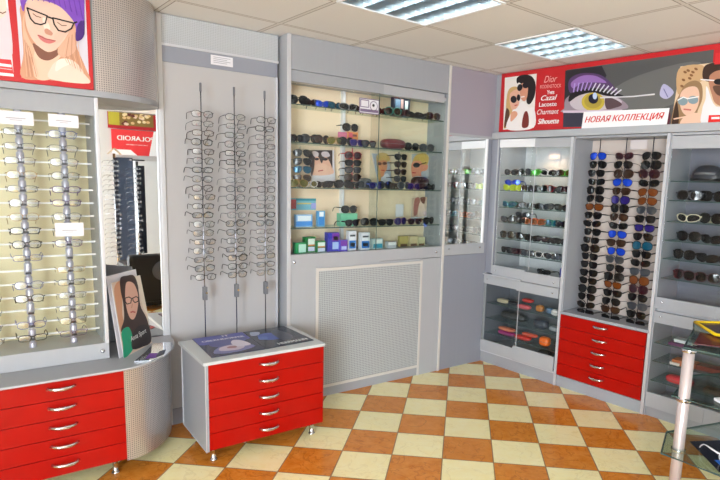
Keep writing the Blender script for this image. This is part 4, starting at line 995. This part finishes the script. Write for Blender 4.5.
# ------------------------------------------------------------------ central showcase: posters, stands, boxes
def board(name, label, y, quad_px, crop, draw, thick=.003):
    """upright photograph card at depth y; corners and shapes given from the close-up"""
    p0 = Vector((0, y, 0)); n_ = Vector((0, -1, 0)); s = MBd(); q_ = [hit(px, py, p0, n_) for px, py in quad_px]; slab(s, q_, n_, thick, PAPER)
    A = Art(s, crop, p0, n_); draw(A); return solo(name, s, PAPER, label, 'display card', Matrix(), 'photo cards in the central showcase')
def d1(A):
    A.put([(204, 182), (426, 182), (428, 396), (236, 408)], (46, 30, 34)); A.sm([(246, 196), (270, 190), (300, 206), (296, 240), (262, 238)], (214, 200, 204)); A.sm([(330, 200), (380, 196), (404, 230), (380, 244), (336, 236)], (206, 196, 204))
    A.sm([(270, 250), (300, 244), (330, 300), (350, 250), (380, 250), (420, 330), (426, 396), (240, 404), (262, 330)], (226, 178, 154)); A.sm([(262, 330), (320, 300), (400, 330), (426, 396), (250, 404)], (232, 190, 166)); A.el(286, 262, 20, 12, (40, 30, 40)); A.el(360, 262, 26, 14, (30, 26, 34)); A.line([(300, 370), (340, 362)], 10, (170, 60, 60)); A.sm([(216, 240), (246, 250), (262, 330), (246, 400), (236, 406)], (52, 30, 32))
board('photo_card', 'square photo card of two dark haired faces in the central showcase', 3.60, [(311.5, 183.5), (335.5, 182), (334, 150.2), (308, 150.2)][::-1] and [(311.5, 186), (335.5, 185), (334, 150.2), (308.5, 150.2)], (285, 130, 9), d1)
def d2(A):
    A.put([(12, 76), (104, 84), (126, 260), (50, 256)], (168, 176, 190)); A.sm([(36, 92), (60, 72), (96, 78), (112, 110), (96, 124), (50, 120), (40, 140)], (206, 176, 110)); A.sm([(44, 124), (60, 116), (92, 118), (96, 160), (80, 190), (84, 210), (66, 214), (52, 170)], (220, 150, 110)); A.el(54, 134, 12, 9, (110, 60, 40)); A.el(82, 132, 13, 9, (110, 60, 40)); A.sm([(60, 220), (70, 208), (100, 190), (124, 256), (56, 256)], (222, 222, 232)); A.line([(64, 170), (80, 172)], 6, (190, 70, 60)); A.sm([(36, 120), (46, 140), (56, 180), (62, 220), (50, 240)], (200, 160, 100))
board('photo_card', 'photo card of a blond person in amber sunglasses on the third shelf', 3.60, [(379, 186), (392.5, 186), (388.5, 154.8), (371.5, 153.3)], (370, 140, 5.647), d2)
def d3(A):
    A.put([(236, 80), (334, 78), (330, 250), (240, 252)], (176, 180, 184)); A.sm([(240, 120), (262, 84), (310, 76), (332, 100), (322, 140), (300, 150), (280, 124), (240, 140)], (206, 172, 90)); A.sm([(236, 130), (280, 118), (300, 140), (326, 140), (320, 170), (290, 180), (286, 212), (240, 214)], (228, 150, 120)); A.el(262, 142, 20, 14, (24, 22, 26)); A.line([(280, 138), (316, 128)], 5, (24, 22, 26)); A.line([(240, 184), (256, 186)], 7, (190, 60, 60)); A.sm([(240, 212), (290, 205), (326, 250), (240, 252)], (216, 206, 200))
board('photo_card', 'photo card of a blond person in black sunglasses at the right of the third shelf', 3.60, [(412.5, 187), (428.4, 186), (428.5, 154), (411.8, 154.2)], (370, 140, 5.647), d3)
def d4(A):
    A.put([(238, 326), (322, 322), (318, 430), (232, 436)], (206, 180, 158)); A.sm([(256, 330), (280, 330), (276, 400), (250, 430), (246, 380)], (170, 110, 100)); A.sm([(278, 360), (300, 350), (310, 420), (270, 430)], (232, 206, 186)); A.sm([(284, 326), (312, 324), (306, 360), (290, 350)], (120, 70, 50))
board('photo_card', 'clear framed beige picture at the right of the lowest glass shelf', 3.59, [(411, 219), (426.5, 217), (427, 197), (412.5, 197.6)], (370, 140, 5.647), d4)
solo('blank_card', BX(2.58, 2.655, 3.565, 3.567, 1.262, 1.36), PAPER, 'plain white card left of the beige picture on the lowest glass shelf', 'card', Matrix())
def boxy(x, y, z, w_, d_, h_, main, cap, lab, rot=0, stripes=(), group='lens care boxes in the central showcase'):
    """carton with folded top flap and printed front"""
    t = thing('care_product_box', lab, 'box', T(x, y, z) @ RZ(rot), group)
    part('carton', BX(-w_ / 2, w_ / 2, -d_ / 2, d_ / 2, 0, h_, bev=.0008), mat('carton_%d_%d_%d' % main, main, .4), t)
    part('top_flap', BX(-w_ / 2 + .001, w_ / 2 - .001, -d_ / 2 - .0004, d_ / 2 - .001, h_, h_ + .001), mat('carton_%d_%d_%d' % cap, cap, .4), t)
    s = MBd()
    for (a, b_, c_, d2_, col) in stripes:
        m_ = mat('carton_print_%d_%d_%d' % col, col, .4)
        s.face([(-w_ / 2 + a * w_, -d_ / 2 - .0006, c_ * h_), (-w_ / 2 + b_ * w_, -d_ / 2 - .0006, c_ * h_), (-w_ / 2 + b_ * w_, -d_ / 2 - .0006, d2_ * h_), (-w_ / 2 + a * w_, -d_ / 2 - .0006, d2_ * h_)], m_)
    if stripes: part('printed_front', s, None, t)
    return t
def xz(px, py, y): p = hit(px, py, Vector((0, y, 0)), Vector((0, -1, 0))); return p.x, p.z
def cart(px0, px1, pyt, y, z, d_, main, cap, lab, stripes=(), rot=0):
    xa, _ = xz(px0, pyt, y); xb, zt = xz(px1, pyt, y); return boxy((xa + xb) / 2, y + d_ / 2, z, xb - xa, d_, zt - z, main, cap, lab, rot, stripes)
G_, W_, BL, PU, OR = (14, 120, 60), (226, 232, 240), (40, 120, 200), (120, 50, 170), (220, 130, 50)
cart(288.5, 291.5, 239, 3.46, 1.03, .05, (176, 98, 66), (176, 98, 66), 'brown orange box at the far left of the showcase floor')
cart(295.5, 306, 242.5, 3.47, 1.03, .04, (22, 150, 84), G_, 'short bright green box with a pale label on the showcase floor', ((.3, 1, .1, .85, (186, 232, 214)),))
cart(305, 315.5, 237, 3.50, 1.03, .04, G_, G_, 'tall dark green box with an orange stripe', ((.3, .95, .5, .9, (220, 236, 226)), (.3, .95, .42, .52, OR), (.3, .95, .08, .36, (206, 214, 236))))
cart(316, 325.5, 241, 3.48, 1.03, .04, G_, G_, 'short dark green box with an orange stripe', ((.2, .95, .55, .9, (220, 236, 226)), (.2, .95, .44, .54, OR), (.2, .95, .05, .38, (206, 214, 236))))
cart(328, 339.5, 232.5, 3.48, 1.03, .05, (54, 56, 180), (90, 40, 160), 'tall blue and purple box on the showcase floor', ((.35, 1, .55, .97, PU), (.4, .95, .12, .5, (170, 200, 240)), (.5, .9, .6, .8, (230, 190, 235))))
cart(340, 347.5, 240, 3.46, 1.03, .04, (84, 70, 200), PU, 'short purple box right of the tall blue and purple one', ((.1, 1, .5, .95, PU), (.2, .9, .15, .45, (190, 200, 245))))
cart(349, 356.5, 231, 3.48, 1.03, .04, W_, W_, 'tall white and blue box, leftmost of the white ones', ((.05, .95, .1, .52, BL), (.2, .8, .2, .4, (170, 220, 240)), (.15, .85, .72, .82, (70, 80, 90))))
cart(361.5, 370, 232.5, 3.48, 1.03, .04, W_, W_, 'tall white and blue box, right of the tall one with a dark printed line', ((.05, .95, .1, .52, BL), (.2, .8, .2, .4, (170, 220, 240)), (.15, .85, .72, .82, (70, 80, 90))))
cart(373, 383, 238.5, 3.48, 1.03, .04, (200, 220, 226), W_, 'shorter white and turquoise box near the middle of the showcase floor', ((.05, .95, .1, .5, (40, 150, 180)), (.3, .9, .6, .9, (240, 246, 246))))
cart(388, 396.5, 241.5, 3.47, 1.03, .04, (190, 192, 200), (60, 56, 60), 'small grey white box with dark top on the showcase floor', ((.05, .95, .5, .9, (236, 236, 240)),))
for px0, px1, pt, c_, lab in ((400, 408, 236, (186, 168, 104), 'olive gold pack, leftmost at the right of the showcase floor'), (410, 418, 236, (206, 190, 150), 'pale gold pack in the middle at the right of the showcase floor'), (418.5, 425, 237, (206, 200, 160), 'pale gold pack, rightmost on the showcase floor')):
    cart(px0, px1, pt, 3.54, 1.03, .03, c_, (120, 90, 70), lab, ((.1, .9, .0, .25, (110, 80, 60)),))
cart(296, 312.5, 214.5, 3.50, 1.207, .03, (140, 190, 236), W_, 'wide white and light blue box on the lowest glass shelf', ((.0, 1, .1, .45, (60, 140, 220)), (.1, .9, .5, .9, (226, 240, 250))))
cart(318, 325, 211, 3.50, 1.207, .03, (90, 170, 226), W_, 'slim light blue and white box right of the wide light blue one', ((.1, .9, .1, .6, (50, 140, 220)), (.2, .8, .65, .95, (240, 248, 252))))
cart(341, 357.5, 213.5, 3.49, 1.207, .06, (110, 196, 160), (110, 196, 160), 'mint green box with sunglasses standing on it')
xa, za = xz(349, 214, 3.5)
glasses('big', .0022, 'black', 'dark', 'sunglasses', 'black sunglasses standing on top of the mint green box', 'sunglasses', 'sunglasses on the lowest glass shelf of the central showcase', T(xa, 3.492, xz(349, 213.5, 3.49)[1] + .0295))
# hanging leaflets on the back panel
def leaflet(px0, py0, px1, py1, y, c_, lab, extra=()):
    xa, zb = xz(px0, py1, y); xb, zt = xz(px1, py0, y)
    s = MBd(); s.box(xa, xb, y, y + .002, zb, zt, m=mat('leaflet_%d_%d_%d' % c_, c_, .4))
    for a, b_, c, d_, col in extra: s.face([(xa + a * (xb - xa), y - .0005, zb + c * (zt - zb)), (xa + b_ * (xb - xa), y - .0005, zb + c * (zt - zb)), (xa + b_ * (xb - xa), y - .0005, zb + d_ * (zt - zb)), (xa + a * (xb - xa), y - .0005, zb + d_ * (zt - zb))], mat('leaflet_%d_%d_%d' % col, col, .4))
    return solo('leaflet', s, None, lab, 'leaflet', Matrix())
leaflet(291, 198.5, 316, 210, 3.637, (120, 190, 210), 'turquoise and red leaflet pinned on the showcase back', ((0, .2, .1, .9, (206, 84, 84)), (.2, 1, .8, 1, (40, 150, 170)), (.25, .8, .5, .62, (226, 214, 130)), (.8, 1, .1, .6, (170, 176, 236))))
# small counter stands: red pole stand, dark pole stand, clear stand
def stand(px, pyt, y, z0, m_, lab, rows, r=.004):
    x, zt = xz(px, pyt, y); t = thing('sunglasses_stand', lab, 'display stand', T(x, y, z0), 'small sunglasses stands in the central showcase')
    s = MBd(); s.lathe([(r, 0), (r, zt - z0)], n=10); part('pole', s, m_, t); s = MBd(); s.lathe([(.035, 0), (.035, .004), (.01, .008)], n=20); part('base', s, m_, t)
    s = MBd()
    for zz in rows: s.box(-.016, .016, -.008, .004, zz - z0 - .003, zz - z0 + .003)
    part('nose_rests', s, m_, t); return x
REDP = mat('red_stand', (190, 40, 60), .3)
zs = [xz(352, p_, 3.53)[1] for p_ in (155.5, 163, 170, 177.5)]
x_ = stand(352.5, 148, 3.53, 1.477, REDP, 'red sunglasses stand near the chrome standard in the central showcase', zs)
for k, (z, a) in enumerate(zip(zs, ('b/red/wine', 'y/black/dark', 'y/black/grey', 'b/tortoise/brown'))):
    st, fc, lc = S_(a)[0]; glasses(st, .0022, fc, lc, 'sunglasses', '%s lensed sunglasses, %s from the top on the red stand' % (lc, ORD[k]), 'sunglasses', 'sunglasses on the small stands', T(x_, 3.515, z) @ RZ(-.15))
zs = [xz(399, p_, 3.53)[1] for p_ in (157, 164.5, 172, 179)]
x_ = stand(399, 152, 3.53, 1.477, BLACK, 'black sunglasses stand between the two photo cards of blond people', zs)
for k, (z, a) in enumerate(zip(zs, ('y/black/dark', 'y/tortoise/brown', 'y/wine/brown', 'y/black/grey'))):
    st, fc, lc = S_(a)[0]; glasses(st, .0022, fc, lc, 'sunglasses', '%s lensed sunglasses, %s from the top on the black stand' % (lc, ORD[k]), 'sunglasses', 'sunglasses on the small stands', T(x_ + .012, 3.515, z) @ RZ(.1))
zs = [xz(300, p_, 3.53)[1] for p_ in (153, 161.5, 169.5, 178)]
x_ = stand(300, 146, 3.53, 1.477, glass('clear_acrylic', (.9, .92, .93), .1), 'clear acrylic sunglasses stand at the left of the central showcase', zs)
for k, (z, a) in enumerate(zip(zs, ('a/black/dark', 'a/gunmetal/dark', 'a/silver/teal', 'a/gold/brown'))):
    st, fc, lc = S_(a)[0]; glasses(st, .0014, fc, lc, 'sunglasses', '%s lensed aviator sunglasses, %s from the top on the clear stand' % (lc, ORD[k]), 'sunglasses', 'sunglasses on the small stands', T(x_ + .012, 3.515, z) @ RZ(-.3))
# pink and orange cards with sunglasses on top, red rimmed cap, tall blue pack, goggles
leaflet(338, 132.5, 347, 138.5, 3.55, (214, 110, 150), 'pink card above the red stand', ((.1, .9, .2, .8, (226, 130, 160)),)); leaflet(347.3, 132.5, 358, 139, 3.55, (230, 150, 80), 'orange floral card above the red stand', ((.1, .5, .2, .9, (214, 90, 110)), (.5, .9, .4, .7, (120, 60, 60))))
xa, za = xz(350.5, 127.5, 3.56); glasses('big', .0022, 'black', 'dark', 'sunglasses', 'black sunglasses standing above the pink and orange cards', 'sunglasses', 'sunglasses on the second shelf of the central showcase', T(xa, 3.555, za))
s = thing('card_stand', 'clear holder carrying the pink and orange cards on the second shelf', 'stand', T(xa, 3.555, 1.772)); part('pole', MBd().lathe([(.004, 0), (.004, za - 1.772 - .02)], n=10), glass('clear_acrylic', (0, 0, 0)), s); part('base', BX(-.05, .05, -.02, .02, 0, .003), glass('clear_acrylic', (0, 0, 0)), s)
xa, za = xz(395, 151, 3.47); case(T(xa, 3.50, 1.772), .20, .11, .075, cm('darkred', (112, 28, 40)), 'dark red rounded case on the second shelf of the central showcase')
xa, za = xz(422, 190, 3.47); case(T(xa, 3.50, 1.478) @ T(0, 0, 0), .15, .09, .10, cm('blackwine', (58, 30, 34)), 'large black and wine goggle case at the right of the third shelf', None)
xa, za = xz(373, 190, 3.47); case(T(2.26, 3.53, 1.478), .12, .06, .075, cm('greyclear', (110, 112, 110)), 'grey rounded case in the middle of the third shelf', None)
t = thing('display_box', 'tall dark blue pack with pale pictures under the track of the central showcase', 'box', T(xz(402, 104, 3.5)[0], 3.5, 2.012)); part('carton', BX(-.075, .075, 0, .04, 0, .14, bev=.001), mat('carton_navy', (20, 30, 56), .4), t)
s = MBd(); s.face([(-.06, -.001, .05), (-.015, -.001, .05), (-.015, -.001, .125), (-.06, -.001, .125)], mat('carton_print_a', (90, 120, 150), .4)); s.face([(-.01, -.001, .03), (.012, -.001, .03), (.012, -.001, .13), (-.01, -.001, .13)], mat('carton_print_b', (186, 150, 150), .4)); s.face([(.028, -.001, .03), (.055, -.001, .03), (.055, -.001, .12), (.028, -.001, .12)], mat('carton_print_c', (190, 206, 210), .4)); part('printed_front', s, None, t)
# yellow spectacles cord item on the low shelf
xa, za = xz(382, 216, 3.56); s = MBd(); s.box(-.03, .03, 0, .004, 0, .035, m=mat('yellow_tag', (206, 160, 30), .5)); solo('yellow_tag', s, None, 'small yellow tag behind sunglasses on the lowest glass shelf', 'tag', T(xa, 3.56, 1.2075) @ Matrix.Rotation(.3, 4, 'Y'))

# ================================================================== drawer unit in the middle with magazines
t = thing('drawer_unit', 'low grey chest with five red drawers on chrome feet, magazines on top', 'chest of drawers', T(1.23, 3.1, 0)); ti = t.matrix_world.inverted()
part('carcass', BX(.902, 1.566, 2.896, 3.31, .078, .556, bev=.001), LAM, t, ti)
part('side_panel', BX(.888, .902, 2.878, 3.31, .072, .556, bev=.001), LAM, t, ti); part('side_panel', BX(1.566, 1.58, 2.89, 3.31, .072, .556, bev=.001), LAM, t, ti)
s = MBd(); s.box(.884, .888, 2.876, 3.31, .072, .076); s.box(.884, .888, 2.874, 2.880, .072, .556); s.box(.884, .888, 3.306, 3.312, .072, .556); part('edge_strip', s, EDGE, t, ti)
part('top_board', BX(.874, 1.59, 2.868, 3.33, .556, .574, bev=.003), mat('light_top', (196, 200, 200), .35), t, ti)
for k in range(5):
    p = .0955; za = .555 - (k + 1) * p
    d = part('drawer', BX(.903, 1.583, 2.876, 2.895, za + .0015, za + p - .0015, bev=.0015), RED, t, ti); part('handle', HND, parent=d, M=T(1.238, 2.876, za + p * .56))
for x, y in ((.935, 2.92), (1.53, 2.92), (.935, 3.26), (1.53, 3.26)): part('leg', LEGM, parent=t, M=ti @ T(x, y, 0))
def magazine(q_, lab, col, shapes, words):
    s = MBd(); P_ = [Vector((x, y, .5785)) for x, y in q_]; slab(s, P_, Vector((0, 0, 1)), .004, mat('mag_%d_%d_%d' % col, col, .22))
    for k, (pts, c_) in enumerate(shapes):
        def bi(u, v): u = min(1, max(0, u)); v = min(1, max(0, v)); return P_[0].lerp(P_[1], u).lerp(P_[3].lerp(P_[2], u), v) + Vector((0, 0, .0003 + .0001 * k))
        bm = bmesh.new(); f = bm.faces.new([bm.verts.new(bi(u, v)) for u, v in smooth_poly(pts, 4)]); bmesh.ops.triangulate(bm, faces=[f]); s.add_bm(bm, mat('print_%d_%d_%d' % c_, c_, .3)); bm.free()
    o = solo('magazine', s, None, lab, 'magazine', Matrix(), 'magazines on the drawer chest')
    for body, (u, v), wd, h_ in words:
        a = P_[0].lerp(P_[1], u).lerp(P_[3].lerp(P_[2], u), v); x = (P_[1] - P_[0]).normalized(); z = Vector((0, 0, 1)).cross(x); Mx = Matrix((x, Vector((0, 0, -1)), z)).transposed().to_4x4(); Mx.translation = a + Vector((0, 0, .001))
        lettering('lettering', body, Mx, wd, WI, o, 0, h_, .0004, .03)
magazine([(.938, 2.935), (1.243, 2.935), (1.255, 3.325), (.955, 3.33)], 'left magazine on the drawer chest, violet blue with a pale figure', (42, 44, 70), [([(.0, .62), (.5, .6), (1, .62), (1, 1), (0, 1)], (76, 80, 168)), ([(.2, .45), (.5, .35), (.8, .5), (.95, .7), (.5, .75), (.2, .65)], (70, 72, 140)), ([(.1, .12), (.5, .06), (.9, .2), (.7, .4), (.3, .4)], (120, 120, 170)), ([(.25, .2), (.55, .15), (.72, .26), (.6, .42), (.3, .36)], (206, 190, 206)), ([(.6, .3), (.86, .3), (.8, .56), (.66, .64), (.56, .5)], (222, 212, 226)), ([(.4, .28), (.55, .25), (.58, .34), (.45, .35)], (150, 100, 110))], [('OBERNDORFER', (.1, .72), .25, .03), ('IT', (.55, .88), .04, .03)])
magazine([(1.247, 2.935), (1.558, 2.955), (1.54, 3.34), (1.262, 3.328)], 'right magazine on the drawer chest, dark with blue glow and large title', (38, 42, 56), [([(.2, .4), (.5, .35), (.62, .6), (.4, .75), (.15, .65)], (70, 90, 170)), ([(.5, .2), (.8, .4), (.7, .85), (.5, .7)], (64, 66, 80)), ([(.05, .72), (.2, .7), (.3, .85), (.12, .9)], (150, 160, 190)), ([(.1, .45), (.25, .42), (.3, .55), (.15, .6)], (90, 120, 190))], [('HERRMANN', (.3, .06), .19, .034)])

# ================================================================== glass stand in the right foreground
t = thing('glass_shelf_stand', 'three tier glass shelf stand on a satin steel column in the right foreground', 'shelf stand', T(2.43, 1.145, 0)); ti = t.matrix_world.inverted()
part('column', MBd().lathe([(.024, .02), (.024, .862)], (2.43, 1.145, 0), n=28), STEEL, t, ti)
part('column', MBd().lathe([(.024, .02), (.024, .862)], (3.05, .80, 0), n=28), STEEL, t, ti)
part('foot', MBd().lathe([(.04, 0), (.04, .01), (.026, .02)], (2.43, 1.145, 0), n=24), STEEL, t, ti)
part('foot', MBd().lathe([(.04, 0), (.04, .01), (.026, .02)], (3.05, .80, 0), n=24), STEEL, t, ti)
SG = glass('stand_glass', (.80, .88, .84), .10)
SHP = {.87: [(2.42, 1.165), (2.78, 1.30), (2.92, 1.37), (3.40, 1.02), (3.30, .40), (2.56, .62), (2.45, .98)], .645: [(2.405, 1.185), (2.74, 1.28), (3.40, 1.02), (3.30, .40), (2.53, .62), (2.43, .95)], .41: [(2.31, 1.16), (2.54, 1.26), (3.40, 1.02), (3.30, .40), (2.44, .60), (2.33, .92)]}
for z, pl in SHP.items():
    s = MBd(); s.prism(pl, z - .008, z); g_ = part('glass_shelf', s, SG, t, ti)
    s = MBd(); s.tube([(x, y, z - .004) for x, y in pl], .0045, n=6, closed=True, smooth=False); part('polished_edge', s, GEDGE, g_)
    part('collar', MBd().lathe([(.03, -.012), (.031, -.009), (.031, -.001), (.03, .002)], (2.43, 1.145, z - .008), n=24), CHROME, t, ti)
# things on the stand
s = MBd(); slab(s, [Vector(p) for p in ((2.50, 1.16, .8735), (2.60, 1.0, .8735), (2.80, 1.05, .8735), (2.72, 1.24, .8735))], Vector((0, 0, 1)), .003, mat('dark_red_cover', (92, 20, 26), .3)); solo('brochure', s, None, 'dark red brochure lying on the top glass tier', 'brochure', Matrix())
t = thing('yellow_tray', 'bright yellow trimmed black tray at the right edge on the glass stand', 'tray', Matrix()); 
tp = [(2.86, 1.335), (3.02, 1.22), (2.96, .95), (2.74, 1.02), (2.70, 1.16)]
s = MBd(); s.prism(tp, .8765, .884); part('tray', s, mat('tray_dark', (60, 44, 70), .3), t); s = MBd(); s.tube([(x, y, .886) for x, y in tp], .008, n=8, closed=True); part('rim', s, mat('yellow_rim', (236, 200, 20), .35), t)
s = MBd(); slab(s, [Vector(p) for p in ((2.52, 1.14, .4145), (2.32, .90, .4145), (2.45, .70, .4145), (2.72, 1.03, .4145))], Vector((0, 0, 1)), .003, mat('night_cover', (14, 20, 40), .2))
for k, (pp, c_) in enumerate((([(2.43, .99), (2.40, .95), (2.44, .92), (2.47, .96)], (30, 100, 190)), ([(2.50, 1.0), (2.46, .93), (2.52, .88), (2.57, .95)], (150, 160, 180)))):
    s.face([(x, y, .4150 + .0002 * k) for x, y in pp], mat('print_%d_%d_%d' % c_, c_, .3))
solo('magazine', s, None, 'dark blue magazine on the lowest glass tier, right foreground', 'magazine', Matrix())
glasses('big', .0022, 'white', 'brown', 'sunglasses', 'white framed sunglasses lying on the dark blue magazine', 'sunglasses', None, T(2.475, .93, .443) @ RZ(-.5))
t = thing('leaflet_pack', 'small white pack on the middle glass tier at the right edge', 'leaflet', T(2.52, 1.02, .6455) @ RZ(-.5)); part('pack', BX(-.03, .03, -.02, .02, 0, .012, bev=.001), PAPER, t); part('print', BX(-.02, .02, -.0205, -.0202, .003, .006), mat('ink_red', (0, 0, 0)), t)

# ================================================================== what the left mirror shows: the part of the shop behind the viewer
def spinner(x, y, h, n, lab, dark, zt):
    t = thing('spinner_rack', lab, 'spinner rack', T(x, y, 0), 'spinner racks behind the viewer'); s = MBd(); s.lathe([(.015, .02), (.015, h)], n=14); part('pole', s, CHROME, t); s = MBd(); s.lathe([(.1, 0), (.1, .015), (.03, .03)], n=28); part('base', s, STEEL, t)
    part('back_panel', BX(-.02, .02 + .05 * dark, .05, .06, .55, zt - .05), mat('navy_panel', (36, 44, 62), .3), t)
    for k in range(n):
        z = zt - .09 - k * .056
        glasses('rect', .0014, 'silver' if k % 3 else 'black', 'clear', 'eyeglasses', '%s rimmed eyeglasses, %s from the top on the %s' % ('silver' if k % 3 else 'black', ORD[k], 'spinner rack with the folded card roof' if not dark else 'spinner rack with the dark panel'), 'eyeglasses', 'eyeglasses on the spinner racks', T(x, y + .085, z) @ RZ(PI - .8 + random.uniform(-.2, .2)))
    return t
t = spinner(1.30, -.48, 1.74, 21, 'spinner rack with a folded card roof, seen in the left mirror', False, 1.74)
s = MBd(); s.face([(-.07, .09, .0), (0, .09, .07), (0, -.05, .07), (-.07, -.05, .0)], mat('roof_gold', (150, 120, 70), .4)); s.face([(.07, .09, 0), (0, .09, .07), (0, -.05, .07), (.07, -.05, 0)], mat('roof_gold', (150, 120, 70), .4)); part('card_roof', s, None, t, T(0, 0, 1.73))
t = spinner(1.545, -.48, 1.66, 19, 'spinner rack with a dark panel and cap, seen in the left mirror', True, 1.66); part('cap', BX(-.07, .07, -.05, .08, 1.665, 1.68), BLACK, t)
mb = BX(1.66, 1.93, -2.649, -2.63, .0, 1.74); o = solo('shelf_backdrop', mb, mat('navy_wall_panel', (52, 62, 80), .5), 'dark blue wall panel behind the spinner racks', 'wall panel', Matrix())
o = solo('white_cabinet', BX(1.935, 2.45, -2.62, -2.50, 0, 1.70), mat('cabinet_white_grey', (206, 210, 214), .4), 'pale cabinet front beneath the red sign behind the viewer', 'cabinet', Matrix())
t = thing('brand_sign', 'red and white sign with large white lettering on the wall behind the viewer', 'sign', T(1.95, -2.63, 1.98)); part('board', BX(-.30, .36, -.01, .0, -.20, .18), mat('sign_red', (226, 60, 64), .3), t); s = MBd(); s.face([(-.30, .001, -.20), (.05, .001, -.20), (-.04, .001, -.12), (-.30, .001, -.12)], WHITE); s.face([(.22, .0012, -.20), (.36, .0012, -.20), (.36, .0012, .18), (.30, .0012, .18)], WHITE); part('white_strip', s, None, t)
lettering('lettering', 'POLAROID', RZ(PI) @ T(-.30, -.002, .02), .52, WI, t, 0, .07, .0006, .02); lettering('lettering', 'polarized sunglasses', RZ(PI) @ T(-.2, -.002, -.05), .30, WI, t, 0, .02, .0006)
t = thing('floral_picture', 'picture of pale blossoms with a red lower border on the wall behind the viewer', 'picture', T(1.95, -2.63, 2.29)); part('board', BX(-.34, .36, -.01, 0, -.12, .12), mat('picture_red', (170, 30, 40), .4), t)
s = MBd(); s.face([(-.33, .001, -.07), (.30, .001, -.07), (.30, .001, .12), (-.33, .001, .12)], mat('picture_olive', (128, 104, 52), .5)); s.face([(-.33, .0012, -.07), (-.18, .0012, -.07), (-.18, .0012, .12), (-.33, .0012, .12)], mat('picture_yellow', (176, 166, 50), .5))
for k in range(26):
    cx_, cz_ = random.uniform(-.14, .27), random.uniform(-.05, .11); c_ = [(232, 214, 170), (214, 180, 130), (96, 40, 34), (226, 200, 180)][k % 4]
    s.face([(cx_ + .028 * math.cos(a), .0014 + k * .00005, cz_ + .022 * math.sin(a)) for a in [2 * PI * j / 9 for j in range(9)]], mat('blossom_%d' % (k % 4), c_, .5))
part('printed_picture', s, None, t)
t = thing('tub_armchair', 'black tub armchair seen low in the left mirror', 'armchair', T(1.64, .0, 0) @ Matrix.Diagonal((1, .85, .85, 1))); cb = mat('chair_black', (20, 21, 24), .55)
part('base', BX(-.36, .36, -.30, .30, .04, .34, bev=.03), cb, t); part('seat_cushion', BX(-.25, .25, -.32, .20, .34, .46, bev=.04), cb, t)
part('armrest', BX(-.40, -.27, -.30, .30, .10, .60, bev=.04), cb, t); part('armrest', BX(.27, .40, -.30, .30, .10, .60, bev=.04), cb, t)
part('backrest', BX(-.38, .38, .22, .36, .10, .74, bev=.05), cb, t)
s = MBd(); s.lathe([(.001, .366), (.13, .366), (.14, .36)], (.0, 0, .52), n=28, axis='y'); part('back_pad', s, mat('pad_grey', (96, 100, 108), .6), t)
for x in (-.32, .32):
    for y in (-.26, .28): part('leg', MBd().lathe([(.02, 0), (.025, .05)], (x, y, 0), n=12), CHROME, t)

# ================================================================== LIGHT
def area(name, loc, rot, sx, sy, power, col):
    l = bpy.data.lights.new(name, 'AREA'); l.shape = 'RECTANGLE'; l.size = sx; l.size_y = sy; l.energy = power; l.color = col
    o = bpy.data.objects.new(name, l); COL.objects.link(o); o.location = loc; o.rotation_euler = rot; return o
area('window_daylight', (-2.18, -1.6, 1.3), (0, -PI / 2, 0), 1.95, 1.95, 320, (.84, .92, 1.0))
p_ = MR @ Vector((.40, .26, 1.87))
l = bpy.data.lights.new('cabinet_spot', 'SPOT'); l.energy = 3.2; l.color = (1, .62, .34); l.spot_size = 2.2; l.spot_blend = .8; l.shadow_soft_size = .02
o = bpy.data.objects.new('cabinet_spot', l); COL.objects.link(o); o.location = p_
t = thing('spot_lamp', 'tiny warm spot lamp under the top of the corner cabinet', 'lamp', MR @ T(.40, .26, 1.873)); part('housing', MBd().lathe([(.025, 0), (.028, .004), (.028, .012)], n=18), CHROME, t)

wd = bpy.data.worlds.new('World'); SC.world = wd; wd.use_nodes = True
bg = wd.node_tree.nodes['Background']; bg.inputs[0].default_value = (.75, .85, 1, 1); bg.inputs[1].default_value = 1.2

def added_fill_strip(name, label, M, w_, power, col):  # added fill light in a white housing, brightens a case from inside
    t = thing('added_fill_strip', label, 'lamp', M); part('housing', BX(-w_ / 2, w_ / 2, -.014, .014, 0, .012), WHITE, t)
    o = area(name, (0, 0, 0), (0, 0, 0), w_ * .95, .02, power, col); o.matrix_world = M @ T(0, 0, -.004)
added_fill_strip('showcase_fill', 'slim added fill light strip under the top board of the central showcase', T(2.26, 3.47, 2.147), 1.2, 1.1, (1, .93, .84))  # added fill, lifts the cream interior
added_fill_strip('left_case_fill', 'slim added fill light strip behind the header of the left glass showcase', T(-.03, 3.225, 1.875), .9, .22, (1, .97, .9))  # added fill for the pale yellow back panel
added_fill_strip('corner_case_fill', 'slim added fill light strip under the top board of the corner cabinet', MR @ T(.42, .06, 1.872), .55, .3, (.9, .96, 1))  # added neutral fill beside the warm spot
# ================================================================== CAMERA
cam = bpy.data.cameras.new('camera'); co_ = bpy.data.objects.new('camera', cam); COL.objects.link(co_)
Mx = Matrix((CA, CB, -CC)).transposed().to_4x4(); Mx.translation = CAMLOC; co_.matrix_world = Mx
cam.sensor_width = 36; cam.sensor_fit = 'HORIZONTAL'; cam.lens = FPX / 720 * 36; cam.shift_x = -PPX / 720; cam.shift_y = PPY / 720; cam.clip_start = .02
SC.camera = co_
vs = SC.view_settings; vs.view_transform = 'Standard'; vs.look = 'None'; vs.gamma = 1; vs.use_curve_mapping = False; vs.exposure = 0.36
